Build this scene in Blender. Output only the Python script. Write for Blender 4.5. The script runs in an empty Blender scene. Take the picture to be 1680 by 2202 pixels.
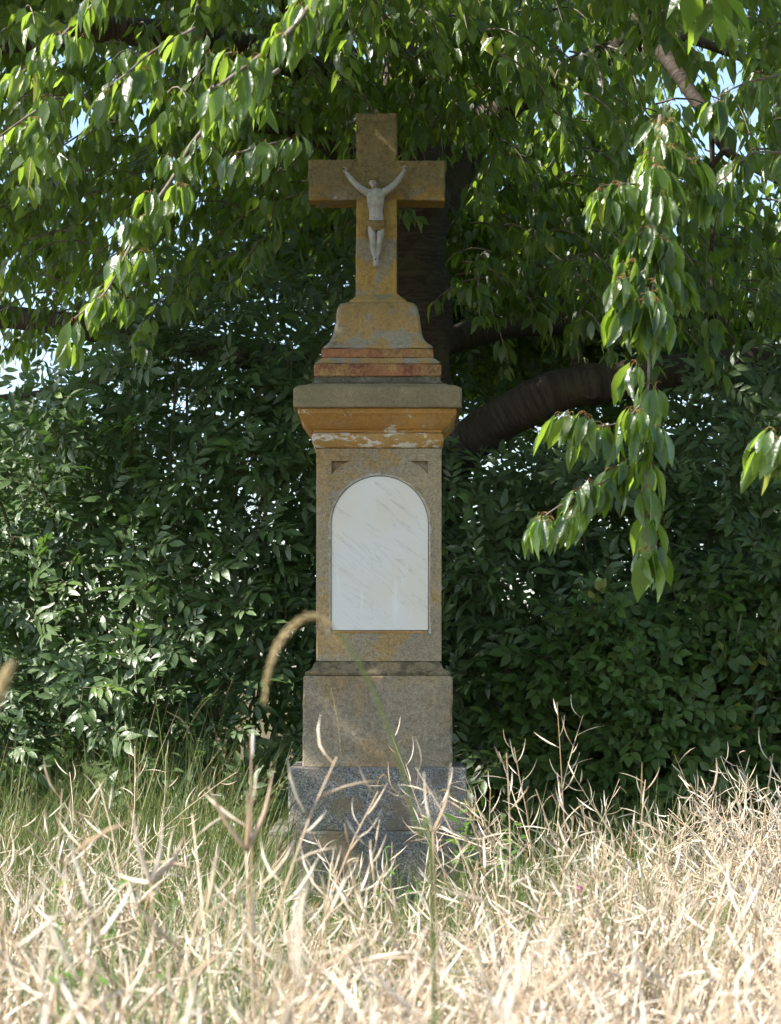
import bpy, bmesh, math, random
import numpy as np
from mathutils import Vector, Matrix, noise as mnoise

# ------------------------------------------------------------------ camera, sky, sun, exposure
sc = bpy.context.scene
COL = sc.collection
EYE = 1.35                    # eye height above the field
FPX = 4800.0                  # focal length in pixels of a 1680 x 2202 picture
HOR = 1450.0                  # row of the horizon
cam = bpy.data.cameras.new('camera')
camo = bpy.data.objects.new('camera', cam); COL.objects.link(camo)
camo.location = (0, 0, EYE); camo.rotation_euler = (math.radians(90), 0, 0)
cam.sensor_fit = 'VERTICAL'; cam.sensor_height = 36.0
cam.lens = 36.0 * FPX / 2202.0
cam.shift_y = (HOR - 1101.0) / 2202.0
cam.clip_start = 0.1; cam.clip_end = 3000
cam.dof.use_dof = True; cam.dof.focus_distance = 10.0; cam.dof.aperture_fstop = 7.0
sc.camera = camo

SUN_AZ, SUN_EL = -112.0, 45.0          # degrees; azimuth clockwise from +Y
wd = bpy.data.worlds.new('World'); sc.world = wd; wd.use_nodes = True
wn = wd.node_tree.nodes; wl = wd.node_tree.links
sky = wn.new('ShaderNodeTexSky'); sky.sky_type = 'NISHITA'; sky.sun_disc = False
sky.sun_elevation = math.radians(SUN_EL); sky.sun_rotation = math.radians(SUN_AZ)
sky.air_density = 1.0; sky.dust_density = 1.0; sky.ozone_density = 1.0
wl.new(sky.outputs[0], wn['Background'].inputs[0]); wn['Background'].inputs[1].default_value = 0.13
sd = bpy.data.lights.new('sun', 'SUN'); sd.energy = 5.0; sd.angle = math.radians(0.53); sd.color = (1.0, 0.95, 0.87)
so = bpy.data.objects.new('sun', sd); COL.objects.link(so)
a, e = math.radians(SUN_AZ), math.radians(SUN_EL)
SUND = Vector((math.sin(a) * math.cos(e), math.cos(a) * math.cos(e), math.sin(e)))
so.rotation_euler = SUND.to_track_quat('Z', 'Y').to_euler(); so.location = SUND * 40
sc.view_settings.view_transform = 'Standard'; sc.view_settings.look = 'None'
sc.view_settings.gamma = 1.0; sc.view_settings.use_curve_mapping = False
sc.view_settings.exposure = 1.33
sc.cycles.max_bounces = 6; sc.cycles.diffuse_bounces = 3; sc.cycles.glossy_bounces = 2; sc.cycles.transmission_bounces = 3
sc.cycles.use_adaptive_sampling = True; sc.cycles.adaptive_threshold = 0.02

R = random.Random(7)
G = np.random.default_rng(11)

def P(px, py, d):
    return Vector(((px - 840) * d / FPX, d, EYE + (HOR - py) * d / FPX))

# ------------------------------------------------------------------ node helpers
class NT:
    def __init__(s, name):
        s.m = bpy.data.materials.new(name); s.m.use_nodes = True
        s.t = s.m.node_tree; s.t.nodes.clear()
    def n(s, typ, **kw):
        nd = s.t.nodes.new('ShaderNode' + typ)
        ins = kw.pop('i', {})
        for k, v in kw.items(): setattr(nd, k, v)
        for k, v in ins.items(): s.put(nd.inputs[k], v)
        return nd
    def put(s, sock, v):
        if isinstance(v, bpy.types.NodeSocket): s.t.links.new(v, sock)
        elif isinstance(v, (tuple, list)) and len(v) == 3 and sock.type == 'RGBA': sock.default_value = (*v, 1)
        else: sock.default_value = v
    def mix(s, f, a, b, mode='MIX'):
        nd = s.n('Mix', data_type='RGBA', blend_type=mode)
        s.put(nd.inputs[0], f); s.put(nd.inputs[6], a); s.put(nd.inputs[7], b)
        return nd.outputs[2]
    def math(s, op, a, b=0.0, c=0.0):
        nd = s.n('Math', operation=op); s.put(nd.inputs[0], a); s.put(nd.inputs[1], b); s.put(nd.inputs[2], c)
        return nd.outputs[0]
    def step(s, v, lo, hi, a=0.0, b=1.0):
        nd = s.n('MapRange', interpolation_type='SMOOTHSTEP')
        for k, x in zip((0, 1, 2, 3, 4), (v, lo, hi, a, b)): s.put(nd.inputs[k], x)
        return nd.outputs[0]
    def noise(s, vec, scale, detail=4, rough=0.55, dist=0.0):
        return s.n('TexNoise', i={'Vector': vec, 'Scale': scale, 'Detail': detail, 'Roughness': rough, 'Distortion': dist}).outputs[0]
    def obj(s, scale=(1, 1, 1), off=(0, 0, 0)):
        g = s.n('NewGeometry').outputs['Position']
        mp = s.n('Mapping'); s.put(mp.inputs[0], g); mp.inputs[3].default_value = scale; mp.inputs[1].default_value = off
        return mp.outputs[0]
    def bump(s, h, strength, dist, normal=None):
        nd = s.n('Bump', i={'Height': h, 'Strength': strength, 'Distance': dist})
        if normal is not None: s.put(nd.inputs['Normal'], normal)
        return nd.outputs[0]
    def out(s, shader):
        o = s.n('OutputMaterial'); s.t.links.new(shader, o.inputs[0]); return s.m
    def pbr(s, col, rough=0.85, normal=None, spec=0.3):
        b = s.n('BsdfPrincipled', i={'Base Color': col, 'Roughness': rough, 'Specular IOR Level': spec})
        if normal is not None: s.put(b.inputs['Normal'], normal)
        return b.outputs[0]

def rnd_socket(t):
    at = t.n('Attribute', attribute_name='rnd').outputs['Fac']
    oi = t.n('ObjectInfo').outputs['Random']
    return t.math('FRACT', t.math('ADD', at, oi))

def mat_leaf(name, dark, light, trans_col, transl=0.35, rough=0.42, spec=0.5, yellow=(0.2, 0.2, 0.03)):
    t = NT(name); r = rnd_socket(t)
    c = t.mix(r, dark, light)
    p = t.obj()
    c = t.mix(t.step(t.noise(p, 1.7, 3), 0.42, 0.66, 0, 0.5), c, light)
    c = t.mix(t.step(r, 0.965, 0.985), c, yellow)
    vein = t.math('ABSOLUTE', t.n('Attribute', attribute_name='side').outputs['Fac'])
    c = t.mix(t.step(vein, 0.0, 0.10, 0.35, 0.0), c, light)
    nb = t.bump(t.noise(p, 55, 2), 0.5, 0.006)
    s1 = t.pbr(c, rough, nb, spec)
    tr = t.n('BsdfTranslucent', i={'Color': t.mix(r, trans_col, tuple(min(1, x * 1.35) for x in trans_col))}).outputs[0]
    ms = t.n('MixShader', i={0: transl}); t.t.links.new(s1, ms.inputs[1]); t.t.links.new(tr, ms.inputs[2])
    return t.out(ms.outputs[0])

def mat_stone(name, main, second, dark, pale=None, pale_amt=0.0, sec_lo=0.45, sec_hi=0.62, dark_lo=0.56, dark_hi=0.75, scale=4.0, off=0.0, speck=0.5, bump=1.0, fine=1.0):
    t = NT(name); p = t.obj(off=(off, off * 0.7, off * 1.3))
    n1 = t.noise(p, scale, 8, 0.62, 0.15); n2 = t.noise(p, scale * 2.3, 8, 0.68); n3 = t.noise(p, 160, 3, 0.7); n4 = t.noise(p, 48, 6, 0.78)
    c = t.mix(t.step(n1, sec_lo, sec_hi), main, second)
    c = t.mix(t.step(n2, dark_lo, dark_hi, 0, 0.8), c, dark)
    if pale:
        n5 = t.noise(t.obj(scale=(0.7, 1, 1.6), off=(3.1 + off, 0, 1)), scale * 1.7, 9, 0.7, 0.6)
        c = t.mix(t.step(n5, 0.66 - pale_amt, 0.69 - pale_amt), c, pale)
    m = t.math('ADD', t.math('MULTIPLY', t.step(n3, 0.3, 0.72), 0.8 * speck), t.math('MULTIPLY', t.step(n4, 0.3, 0.7), 0.8 * speck))
    m = t.math('ADD', m, 1.0 - 0.8 * speck)
    big = t.step(t.noise(p, 2.2, 4, 0.6), 0.3, 0.7, 0.84, 1.12); m = t.math('MULTIPLY', m, big)
    v = t.n('CombineColor', i={0: m, 1: m, 2: m}).outputs[0]
    c = t.mix(1.0, c, v, 'MULTIPLY')
    # small pits
    vo = t.n('TexVoronoi', i={'Vector': p, 'Scale': 38.0}).outputs['Distance']
    pit = t.step(vo, 0.05, 0.16, 1.0, 0.0)
    pit = t.math('MULTIPLY', pit, t.step(n2, 0.5, 0.6))
    c = t.mix(t.math('MULTIPLY', pit, 0.55), c, tuple(x * 0.35 for x in dark))
    h = t.math('ADD', t.math('MULTIPLY', n4, 1.0), t.math('MULTIPLY', n3, 0.35 * fine))
    h = t.math('SUBTRACT', h, t.math('MULTIPLY', pit, 0.4))
    nb = t.bump(h, 0.7, 0.007 * bump)
    nb = t.bump(t.noise(p, 6, 3), 0.35, 0.02 * bump, nb)
    return t.out(t.pbr(c, 0.9, nb, 0.2))

OCH, OCH2 = (0.37, 0.245, 0.095), (0.33, 0.215, 0.095)
GREY, TAN = (0.27, 0.235, 0.20), (0.245, 0.165, 0.085)
MOSS, WHITE = (0.085, 0.08, 0.05), (0.60, 0.53, 0.45)
M = {}
M['cross'] = mat_stone('cross_stone', (0.235, 0.145, 0.05), (0.30, 0.175, 0.05), (0.10, 0.085, 0.04), scale=5, bump=1.7, off=1)
M['shaft'] = mat_stone('shaft_paint', OCH, (0.27, 0.225, 0.155), (0.30, 0.17, 0.05), scale=4.5, sec_lo=0.47, sec_hi=0.56, off=2.0, speck=0.3, bump=0.7)
M['bell'] = mat_stone('foot_stone', OCH2, (0.265, 0.23, 0.185), MOSS, scale=6.5, sec_lo=0.46, sec_hi=0.54, dark_lo=0.53, off=4.6, speck=0.4, bump=1.0)
M['red'] = mat_stone('red_band', (0.32, 0.145, 0.075), (0.36, 0.215, 0.095), (0.16, 0.06, 0.045), scale=7, off=7, speck=0.7, dark_lo=0.5, dark_hi=0.66, sec_lo=.46, sec_hi=.56)
M['slab'] = mat_stone('slab_stone', (0.22, 0.18, 0.11), (0.24, 0.19, 0.12), (0.16, 0.15, 0.10), scale=4, off=9, speck=0.4, bump=0.7)
M['cornice'] = mat_stone('cornice_paint', (0.43, 0.23, 0.07), (0.38, 0.225, 0.10), (0.22, 0.13, 0.06), WHITE, 0.065, scale=4.5, off=3.7, speck=0.3, bump=0.7)
M['neck'] = mat_stone('neck_paint', (0.42, 0.24, 0.08), (0.38, 0.235, 0.10), (0.20, 0.14, 0.08), WHITE, 0.15, scale=6, off=1.4, speck=0.3)
M['pillar'] = mat_stone('pillar_stone', (0.32, 0.258, 0.175), (0.365, 0.245, 0.115), (0.30, 0.275, 0.245), scale=4.2, off=12, speck=0.6, sec_lo=0.50, sec_hi=0.57, dark_lo=0.5, bump=0.8)
M['pedestal'] = mat_stone('pedestal_stone', (0.295, 0.245, 0.18), (0.32, 0.23, 0.13), (0.17, 0.145, 0.10), scale=4, off=15, speck=0.7, bump=1.0)
M['base_mould'] = mat_stone('mould_stone', (0.21, 0.165, 0.10), (0.26, 0.19, 0.105), (0.085, 0.075, 0.05), scale=7, off=17, speck=0.7, dark_lo=0.48, dark_hi=0.6, bump=1.3)
M['drip'] = mat_stone('drip_stone', (0.13, 0.12, 0.085), (0.22, 0.20, 0.16), MOSS, scale=10, off=19, speck=0.7, bump=1.3)
M['mortar'] = mat_stone('mortar', (0.46, 0.42, 0.37), (0.40, 0.33, 0.24), (0.27, 0.20, 0.12), scale=14, off=21, speck=0.5)
M['gap'] = mat_stone('joint', (0.06, 0.055, 0.055), (0.09, 0.08, 0.07), (0.03, 0.03, 0.03), off=3)

def mat_marble():
    t = NT('white_marble')
    p = t.obj(scale=(1, 1, 1))
    rot0 = t.n('Mapping'); t.put(rot0.inputs[0], p); rot0.inputs[2].default_value = (0, math.radians(-40), 0)
    rot = t.n('Mapping'); t.put(rot.inputs[0], rot0.outputs[0]); rot.inputs[3].default_value = (0.45, 1, 2.4)
    n = t.noise(rot.outputs[0], 5.0, 7, 0.6, 1.3)
    v1 = t.math('ABSOLUTE', t.math('SUBTRACT', n, 0.5))
    vein = t.step(v1, 0.0, 0.022, 1.0, 0.0)
    br = t.step(t.noise(rot.outputs[0], 3.5, 3), 0.42, 0.62)
    n2 = t.noise(rot.outputs[0], 13.0, 6, 0.65, 2.0)
    vein2 = t.step(t.math('ABSOLUTE', t.math('SUBTRACT', n2, 0.52)), 0.0, 0.016, 0.5, 0.0)
    br2 = t.step(t.noise(p, 4.2, 3), 0.5, 0.62)
    warm = t.step(t.noise(p, 3.0, 3), 0.35, 0.65)
    c = t.mix(warm, (0.74, 0.71, 0.69), (0.74, 0.675, 0.60))
    c = t.mix(t.math('MULTIPLY', t.math('MULTIPLY', vein, br), 0.42), c, (0.27, 0.25, 0.235))
    c = t.mix(t.math('MULTIPLY', t.math('MULTIPLY', vein2, br2), 0.7), c, (0.34, 0.31, 0.28))
    run = t.noise(t.obj(scale=(16, 16, 2.0)), 1.0, 3)
    c = t.mix(t.step(run, 0.62, 0.72, 0, 0.6), c, (0.80, 0.79, 0.79))
    return t.out(t.pbr(c, 0.75, t.bump(t.noise(p, 60, 4), 0.3, 0.002), 0.3))
M['marble'] = mat_marble()

def mat_granite(name='granite', dim=1.0):
    t = NT(name); p = t.obj()
    v = t.n('TexVoronoi', i={'Vector': p, 'Scale': 230.0}).outputs['Color']
    b = t.n('SeparateColor', i={0: v}).outputs[0]
    n1 = t.noise(p, 120, 5, 0.75)
    c = t.mix(t.step(b, 0.3, 0.75), (0.062, 0.06, 0.062), (0.19, 0.185, 0.182))
    c = t.mix(t.step(n1, 0.58, 0.66), c, (0.42, 0.415, 0.41))
    c = t.mix(t.step(t.noise(p, 6, 6, 0.65), 0.48, 0.66, 0, 0.75), c, (0.16, 0.115, 0.065))
    c = t.mix(t.step(t.noise(p, 3, 4), 0.5, 0.7, 0, 0.5), c, (0.06, 0.06, 0.065))
    c = t.mix(1.0, c, (dim * 1.03, dim, dim * 0.93), 'MULTIPLY')
    return t.out(t.pbr(c, 0.8, t.bump(t.math('ADD', n1, b), 0.8, 0.005), 0.3))
M['granite'] = mat_granite('granite', 1.75)
M['concrete'] = mat_granite('rough_concrete', 1.5)

def mat_bark():
    t = NT('cherry_bark'); p = t.n('NewGeometry').outputs['Position']
    u = t.n('Attribute', attribute_name='along').outputs['Fac']
    sp = t.n('SeparateXYZ', i={0: p})
    vec = t.n('CombineXYZ', i={0: t.math('MULTIPLY', sp.outputs[0], 7.0), 1: t.math('MULTIPLY', sp.outputs[1], 7.0), 2: t.math('MULTIPLY', u, 40.0)}).outputs[0]
    n = t.noise(vec, 1.0, 8, 0.72, 1.6); n2 = t.noise(p, 22, 6, 0.7); n3 = t.noise(p, 4, 4)
    c = t.mix(t.step(n, 0.4, 0.62), (0.036, 0.025, 0.019), (0.085, 0.066, 0.052))
    c = t.mix(t.step(n, 0.66, 0.75), c, (0.16, 0.14, 0.115))
    c = t.mix(t.step(n3, 0.52, 0.7, 0, 0.6), c, (0.085, 0.085, 0.04))
    h = t.math('ADD', n, t.math('MULTIPLY', n2, 0.7))
    return t.out(t.pbr(c, 0.75, t.bump(h, 0.8, 0.009), 0.35))
M['bark'] = mat_bark()

def mat_plain(name, c1, c2, scale=30, rough=0.8, bump=0.004, use_rnd=False, transl=0.0, spec=0.3):
    t = NT(name); p = t.obj(); n = t.noise(p, scale, 5, 0.65)
    f = rnd_socket(t) if use_rnd else t.step(n, 0.35, 0.65)
    c = t.mix(f, c1, c2)
    if use_rnd: c = t.mix(t.step(f, 0.8, 1.0, 0, 0.65), c, tuple(x * y for x, y in zip(c2, (0.62, 0.5, 0.42))))
    if use_rnd: c = t.mix(t.step(n, 0.5, 0.7, 0, 0.5), c, tuple(x * 0.62 for x in c1))
    s1 = t.pbr(c, rough, t.bump(n, 0.6, bump), spec)
    if transl:
        tr = t.n('BsdfTranslucent', i={'Color': c}).outputs[0]
        ms = t.n('MixShader', i={0: transl}); t.t.links.new(s1, ms.inputs[1]); t.t.links.new(tr, ms.inputs[2]); s1 = ms.outputs[0]
    return t.out(s1)
M['twig'] = mat_plain('twig_bark', (0.22, 0.19, 0.165), (0.12, 0.085, 0.065))
M['petiole'] = mat_plain('red_petiole', (0.26, 0.10, 0.05), (0.20, 0.18, 0.05))
M['stem_green'] = mat_plain('shrub_stem', (0.12, 0.10, 0.06), (0.10, 0.12, 0.05))
M['pod'] = mat_plain('dry_pod', (0.83, 0.74, 0.60), (0.50, 0.37, 0.23), 40, 0.36, 0.001, True, 0.12, 0.8)
M['straw'] = mat_plain('dry_stem', (0.60, 0.48, 0.33), (0.33, 0.22, 0.125), 25, 0.45, 0.001, True, 0.0, 0.4)
M['grass'] = mat_plain('green_grass', (0.075, 0.13, 0.03), (0.17, 0.21, 0.06), 8, 0.5, 0.001, True, 0.35, 0.4)
M['dry_grass'] = mat_plain('dry_grass', (0.42, 0.33, 0.17), (0.30, 0.24, 0.10), 8, 0.6, 0.001, True, 0.25, 0.4)
M['iron'] = mat_plain('figure_grey', (0.40, 0.385, 0.395), (0.31, 0.29, 0.285), 40, 0.6, 0.0015)
M['gold'] = mat_plain('worn_gilt', (0.26, 0.165, 0.06), (0.15, 0.105, 0.05), 60, 0.55, 0.002)
M['rust'] = mat_plain('rusty_iron', (0.12, 0.05, 0.03), (0.06, 0.04, 0.04), 60)
M['pink'] = mat_plain('pink_petal', (0.45, 0.10, 0.35), (0.35, 0.06, 0.28), 60)
M['cherry'] = mat_leaf('cherry_leaf', (0.018, 0.038, 0.008), (0.056, 0.094, 0.020), (0.37, 0.55, 0.055), 0.38, 0.34, 0.75)
M['elder'] = mat_leaf('elder_leaf', (0.038, 0.074, 0.022), (0.105, 0.158, 0.062), (0.15, 0.30, 0.035), 0.25, 0.42, 0.7, (0.10, 0.16, 0.03))
M['round'] = mat_leaf('hedge_leaf', (0.046, 0.088, 0.020), (0.095, 0.145, 0.034), (0.12, 0.26, 0.03), 0.28, 0.48, 0.4)
M['weed'] = mat_leaf('weed_leaf', (0.07, 0.15, 0.03), (0.13, 0.24, 0.05), (0.20, 0.40, 0.05), 0.35, 0.5, 0.4)

def mat_ground():
    t = NT('ground'); p = t.obj(); n = t.noise(p, 3, 8, 0.7); n2 = t.noise(p, 40, 5, 0.7)
    c = t.mix(t.step(n, 0.4, 0.6), (0.13, 0.095, 0.055), (0.085, 0.085, 0.035))
    c = t.mix(t.step(n2, 0.5, 0.7), c, (0.30, 0.22, 0.12))
    return t.out(t.pbr(c, 0.95, t.bump(n2, 1.0, 0.03), 0.1))
M['ground'] = mat_ground()

# ------------------------------------------------------------------ object helpers
def tag(o, label=None, cat=None, group=None, kind=None):
    for k, v in (('label', label), ('category', cat), ('group', group), ('kind', kind)):
        if v: o[k] = v
    return o
def empty(name, loc):
    o = bpy.data.objects.new(name, None); COL.objects.link(o); o.location = loc; o.empty_display_size = 0.1
    return o
def attach(o, parent):
    if parent is None: return
    o.parent = parent
    if parent.type == 'EMPTY': o.matrix_parent_inverse = Matrix.Translation(-Vector(parent.location))
def mesh_np(name, V, quads, mats, attrs=None, mi=None, smooth=True):
    """V (n,3), quads (m,4) with -1 in the last column for a triangle"""
    V = np.asarray(V, np.float32); Q = np.asarray(quads, np.int32)
    me = bpy.data.meshes.new(name)
    cnt = np.where(Q[:, 3] < 0, 3, 4).astype(np.int32)
    loops = Q.reshape(-1); loops = loops[loops >= 0]
    start = np.concatenate([[0], np.cumsum(cnt)[:-1]]).astype(np.int32)
    me.vertices.add(len(V)); me.vertices.foreach_set('co', V.reshape(-1))
    me.loops.add(len(loops)); me.loops.foreach_set('vertex_index', loops.astype(np.int32))
    me.polygons.add(len(Q)); me.polygons.foreach_set('loop_start', start); me.polygons.foreach_set('loop_total', cnt)
    if smooth: me.polygons.foreach_set('use_smooth', np.ones(len(Q), bool))
    for m in mats: me.materials.append(m)
    if mi is not None: me.polygons.foreach_set('material_index', np.asarray(mi, np.int32))
    me.update(calc_edges=True)
    for k, v in (attrs or {}).items():
        at = me.attributes.new(k, 'FLOAT', 'POINT'); at.data.foreach_set('value', np.asarray(v, np.float32))
    return me
def link(name, me, parent=None):
    o = bpy.data.objects.new(name, me); COL.objects.link(o); attach(o, parent); return o
def unit(v):
    v = np.asarray(v, float); return v / np.maximum(np.linalg.norm(v, axis=-1, keepdims=True), 1e-9)
def frames(d, n):
    """columns: side, along, normal"""
    d = unit(d); n = n - d * np.sum(n * d, -1, keepdims=True); n = unit(n); s = np.cross(d, n)
    return np.stack([s, d, n], -1)

class Geo:
    """collects copies of small shapes into one mesh"""
    def __init__(s): s.V = []; s.Q = []; s.A = {}; s.MI = []; s.n = 0
    def add(s, V, Q, attrs=None, mi=0):
        Q = np.asarray(Q, np.int32); q = np.where(Q >= 0, Q + s.n, -1)
        s.V.append(np.asarray(V, np.float32)); s.Q.append(q); s.MI.append(np.full(len(Q), mi) if np.isscalar(mi) else np.asarray(mi)); s.n += len(V)
        for k, v in (attrs or {}).items(): s.A.setdefault(k, []).append(np.broadcast_to(np.asarray(v, np.float32), (len(V),)))
    def many(s, T, M3, pos, scale, rnd):
        """T = (V,Q,attrs,mi); N copies"""
        V, Q, at, mi = T; N = len(pos); k = len(V)
        if N == 0: return
        W = np.einsum('nij,kj->nki', M3, V) * np.asarray(scale)[:, None, None] + np.asarray(pos)[:, None, :]
        base = (np.arange(N) * k)[:, None, None] + s.n
        q = np.where(Q[None] >= 0, Q[None] + base, -1).reshape(-1, 4)
        s.V.append(W.reshape(-1, 3).astype(np.float32)); s.Q.append(q); s.MI.append(np.tile(mi, N)); s.n += N * k
        s.A.setdefault('rnd', []).append(np.repeat(np.asarray(rnd, np.float32), k))
        for kk, v in at.items():
            if kk != 'rnd': s.A.setdefault(kk, []).append(np.tile(np.asarray(v, np.float32), N))
    def mesh(s, name, mats, smooth=True):
        V = np.concatenate(s.V); Q = np.concatenate(s.Q)
        A = {k: np.concatenate(v) for k, v in s.A.items()}
        A = {k: v for k, v in A.items() if len(v) == len(V)}
        return mesh_np(name, V, Q, mats, A, np.concatenate(s.MI), smooth)
    def obj(s, name, mats, parent=None, smooth=True):
        return link(name, s.mesh(name, mats, smooth), parent)

def tube(path, rad, sides=6, cap=True, flat=1.0, up=None):
    path = np.asarray(path, float); n = len(path); rad = np.broadcast_to(np.asarray(rad, float), (n,))
    t = np.gradient(path, axis=0); t = unit(t)
    ref = np.array([0, 0, 1.0]) if abs(t[0][2]) < 0.9 else np.array([1.0, 0, 0])
    if up is not None: ref = np.asarray(up, float)
    V = []
    u = unit(np.cross(t[0], ref))
    ang = np.arange(sides) * 2 * math.pi / sides
    for i in range(n):
        u = unit(u - t[i] * np.dot(u, t[i])); w = np.cross(t[i], u)
        V.append(path[i] + rad[i] * (np.cos(ang)[:, None] * u + flat * np.sin(ang)[:, None] * w))
    V = np.concatenate(V); Q = []
    for i in range(n - 1):
        for j in range(sides):
            k = (j + 1) % sides
            Q.append((i * sides + j, i * sides + k, (i + 1) * sides + k, (i + 1) * sides + j))
    if cap:
        V = np.concatenate([V, path[:1], path[-1:]]); c0, c1 = len(V) - 2, len(V) - 1
        for j in range(sides):
            k = (j + 1) % sides
            Q.append((c0, k, j, -1)); Q.append((c1, (n - 1) * sides + j, (n - 1) * sides + k, -1))
    L = np.concatenate([[0], np.cumsum(np.linalg.norm(np.diff(path, axis=0), axis=1))])
    al = np.repeat(L, sides)
    if cap: al = np.concatenate([al, [0, L[-1]]])
    return V, np.array(Q, np.int32), al

def catmull(pts, per=8):
    pts = [np.asarray(p, float) for p in pts]; pts = [2 * pts[0] - pts[1]] + pts + [2 * pts[-1] - pts[-2]]
    out = []
    for i in range(1, len(pts) - 2):
        p0, p1, p2, p3 = pts[i - 1:i + 3]
        for k in range(per):
            t = k / per
            out.append(0.5 * ((2 * p1) + (-p0 + p2) * t + (2 * p0 - 5 * p1 + 4 * p2 - p3) * t * t + (-p0 + 3 * p1 - 3 * p2 + p3) * t ** 3))
    out.append(pts[-2]); return np.array(out)

# ------------------------------------------------------------------ ground
def ground_z(x, y):
    t = min(1, max(0, (y - 8.4) / 1.1)); t = t * t * (3 - 2 * t)
    return 0.27 * t + 0.025 * mnoise.noise(Vector((x * 0.9, y * 0.9, 0))) * (1 if abs(y) < 60 else 0)
def spaced(lo, hi, c, n):
    u = np.linspace(-1, 1, n); s = np.sinh(u * 5.2) / math.sinh(5.2)
    return np.where(s < 0, c + s * (c - lo), c + s * (hi - c))
gx = spaced(-900, 900, 0, 121); gy = spaced(-60, 1800, 8.5, 121)
V = [(x, y, ground_z(x, y)) for y in gy for x in gx]
Q = [(j * 121 + i, j * 121 + i + 1, (j + 1) * 121 + i + 1, (j + 1) * 121 + i) for j in range(120) for i in range(120)]
tag(link('ground', mesh_np('ground', V, Q, [M['ground']])), kind='structure')

# ------------------------------------------------------------------ wayside cross
AX, AY = (812.5 - 840) * 10.0 / FPX, 10.25
mon = empty('wayside_cross', (AX, AY, ground_z(AX, AY)))
tag(mon, 'ochre sandstone wayside cross on a tall pillar with white marble plaque', 'monument')
DR = 0.92
def lev(w_px, y_px, dr=DR):
    aa = w_px / 2 / FPX; hw = aa * AY / (1 + dr * aa); d = AY - dr * hw
    return hw, EYE + (HOR - y_px) * d / FPX, dr * hw
def ring(hw, hd, r, seg=3, per=14):
    pts = []
    r = min(r, hw * 0.4, hd * 0.4)
    corners = [(hw - r, -hd + r, -90), (hw - r, hd - r, 0), (-hw + r, hd - r, 90), (-hw + r, -hd + r, 180)]
    for ci, (cx, cy, a0) in enumerate(corners):
        arc = [(cx + r * math.cos(math.radians(a0 + 90 * k / seg)), cy + r * math.sin(math.radians(a0 + 90 * k / seg))) for k in range(seg + 1)]
        pts += arc
        nx = corners[(ci + 1) % 4]; q = (nx[0] + r * math.cos(math.radians(nx[2])), nx[1] + r * math.sin(math.radians(nx[2])))
        for k in range(1, per): f = k / per; pts.append((arc[-1][0] * (1 - f) + q[0] * f, arc[-1][1] * (1 - f) + q[1] * f))
    return pts
def stack(name, levels, mat, rough=0.0024, r=0.006, dr=DR, chip=0.012, parent=None, seed=0):
    """levels: (width px, row px), from top to bottom; a masonry block with square plan"""
    L = [l if len(l) == 4 else lev(l[0], l[1], dr) for l in levels]
    L = [(l[0], l[1], l[2]) for l in L]
    D = []
    for a_, b_ in zip(L[:-1], L[1:]):
        k = max(1, int(math.dist(a_, b_) / 0.03)) if True else 1
        for i in range(k): f = i / k; D.append(tuple(a_[q] * (1 - f) + b_[q] * f for q in range(3)))
    D.append(L[-1])
    # soften the first and last arris
    e_ = 0.004
    D = [(D[0][0] - e_, D[0][1], D[0][2] - e_), (D[0][0], D[0][1] - e_, D[0][2])] + D[1:-1] + [(D[-1][0], D[-1][1] + e_, D[-1][2]), (D[-1][0] - e_, D[-1][1], D[-1][2] - e_)]
    V, n = [], None
    for hw, z, hd in D:
        pts = ring(hw, hd, r); n = len(pts)
        for (x, y) in pts:
            p = Vector((x, y, z)); q = p * 14 + Vector((seed, seed * 2, 0))
            nv = mnoise.noise_vector(q) * rough + mnoise.noise_vector(p * 45 + Vector((seed, 0, 0))) * rough * 0.6
            corner = min(abs(abs(x) - hw), abs(abs(y) - hd)) < 0.02 and abs(abs(x) - hw) < 0.03 and abs(abs(y) - hd) < 0.03
            if corner:
                c = max(0, mnoise.noise(Vector((x * 5, y * 5, z * 22 + seed))) - 0.25) * chip * 3
                nv -= Vector((math.copysign(c, x), math.copysign(c, y), 0))
            V.append((AX + x + nv.x, AY + y + nv.y, z + nv.z * 0.8))
    m = len(D); Q = []
    for i in range(m - 1):
        for j in range(n):
            k = (j + 1) % n; Q.append((i * n + j, (i + 1) * n + j, (i + 1) * n + k, i * n + k))
    me = bpy.data.meshes.new(name)
    me.from_pydata(V, [], Q + [tuple(range(n)), tuple(reversed(range((m - 1) * n, m * n)))]); me.materials.append(mat); me.update()
    me.shade_smooth() if hasattr(me, 'shade_smooth') else None
    try: me.set_sharp_from_angle(angle=math.radians(35))
    except Exception: pass
    return link(name, me, parent if parent else mon)

def zrow(y, d=10.0): return EYE + (HOR - y) * d / FPX
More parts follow.
